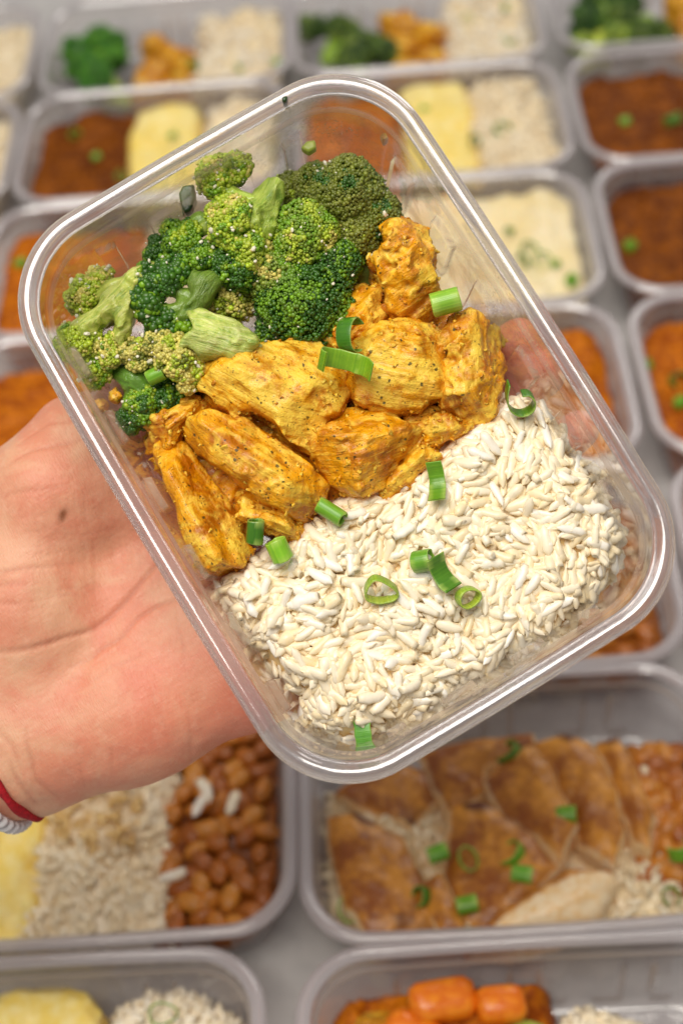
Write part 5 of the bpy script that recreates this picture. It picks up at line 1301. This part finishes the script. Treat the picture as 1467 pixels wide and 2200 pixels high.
# --- scallions scattered over the containers on the table
GS = 'scallion slices in the containers on the table'
BGS = [(418, 140, .036, 2, 'scallion slice between chicken and rice, top left container'), (515, 146, .037, 1, 'tiny scallion slice on the rice, top left container'), (595, 132, .036, 1, 'faint scallion bit at the right end of the top left container'), (400, 128, .036, 1, 'scallion bit on the chicken edge, top left container'),
       (1085, 14, .038, 1, 'scallion bit at the very top on white rice'), (1006, 36, .038, 1, 'dark scallion bit left of the topmost one'), (1102, 88, .038, 3, 'curved scallion curl on the top centre rice'),
       (160, 288, .035, 2, 'scallion slice on dark minced meat, left one'), (208, 335, .035, 1, 'small scallion bit at the meat and puree border'), (262, 378, .038, 2, 'yellow-green scallion slice in front of the yellow puree'), (372, 290, .039, 1, 'scallion bit on the right side of the yellow puree'),
       (912, 236, .038, 2, 'scallion slice at the meat border close to the raised container'), (1020, 300, .040, 2, 'left one of two dark scallion slices on puree and rice'), (1075, 274, .041, 4, 'right, taller one of two dark scallion slices on puree and rice'),
       (1342, 260, .035, 2, 'scallion slice on dark minced meat, right edge second row'), (1448, 255, .037, 4, 'large light scallion slice cut by the right edge, second row'),
       (1135, 530, .038, 4, 'scallion slice at the top of the heap on pale puree'), (1165, 552, .038, 4, 'scallion slice at the right of the heap on pale puree'), (1122, 558, .038, 2, 'scallion slice at the left of the heap on pale puree'), (1195, 566, .038, 1, 'scallion bit at the right tip of the heap on pale puree'), (1228, 600, .038, 2, 'lone scallion bit in front on the pale puree'), (1092, 494, .038, 1, 'faint scallion bit behind the heap on pale puree'),
       (1354, 526, .035, 2, 'scallion slice on dark minced meat, right edge third row'), (46, 564, .034, 2, 'scallion slice on the meat at the left edge'),
       (1455, 812, .034, 4, 'bright scallion slice on the orange stew'), (1388, 785, .034, 2, 'dull scallion slice at the left of the orange stew'), (1462, 862, .034, 2, 'scallion slice low on the orange stew'),
       (1100, 1618, .042, 4, 'scallion slice at the back of the grilled chicken'), (1215, 1750, .043, 5, 'scallion tube on the slice right of the knife gap'), (940, 1833, .0385, 5, 'scallion tube left of an open ring on the grilled chicken'), (1005, 1845, .0385, 6, 'open thin scallion ring beside a scallion tube on the grilled chicken'), (1108, 1835, .040, 4, 'dark scallion curl, upper one of a pair on the centre slice'), (1122, 1878, .039, 5, 'dark scallion tube, lower one of a pair on the centre slice'), (905, 1924, .037, 2, 'dark scallion bit between two lower left slices'), (1003, 1943, .0385, 5, 'green scallion tube at the front of the grilled chicken'), (745, 1955, .033, 6, 'open scallion ring against the left front wall'), (1440, 1922, .039, 2, 'bright scallion bit at the beans near the right edge'), (1466, 1830, .040, 4, 'scallion slice on the beans cut by the right edge'),
       (350, 2178, .041, 7, 'thin open scallion ring on the bottom left rice')]
for i, (x, y, z, k, lab) in enumerate(BGS):
    tint = [SG_D, SG_M, (.11, .33, .02)][i % 3]; r = rng.uniform(0, 360)
    if k == 1: a = (ring_path(3.4, 2.8, 0, 0, 230), 4.2, (40, 20, r))
    elif k == 2: a = (ring_path(4.6, 3.8, 0, 0, 300), 5.2, (35, 25, r))
    elif k == 3: a = (ring_path(9, 6, 0, 180, 350), 4.0, (25, 0, -8)); tint = (.09, .30, .015)
    elif k == 4: a = (ring_path(6.2, 5.0, 0, 0, 250), 6.5, (35, 20, r))
    elif k == 5: a = (ring_path(4.2, 3.6), 9.0, (84, 8, rng.uniform(60, 110)))
    elif k == 6: a = (ring_path(4.6, 6.2, 0, 0, 330 if i % 2 else 360), 2.4, (15, 10, 20)); tint = (.13, .32, .02)
    else: a = (ring_path(6.0, 4.6, .08), 1.8, (10, 5, 0)); tint = (.05, .22, .012)
    scal(x, y, z, a[0], a[1], a[2], tint, lab, .7, 'table', GS)
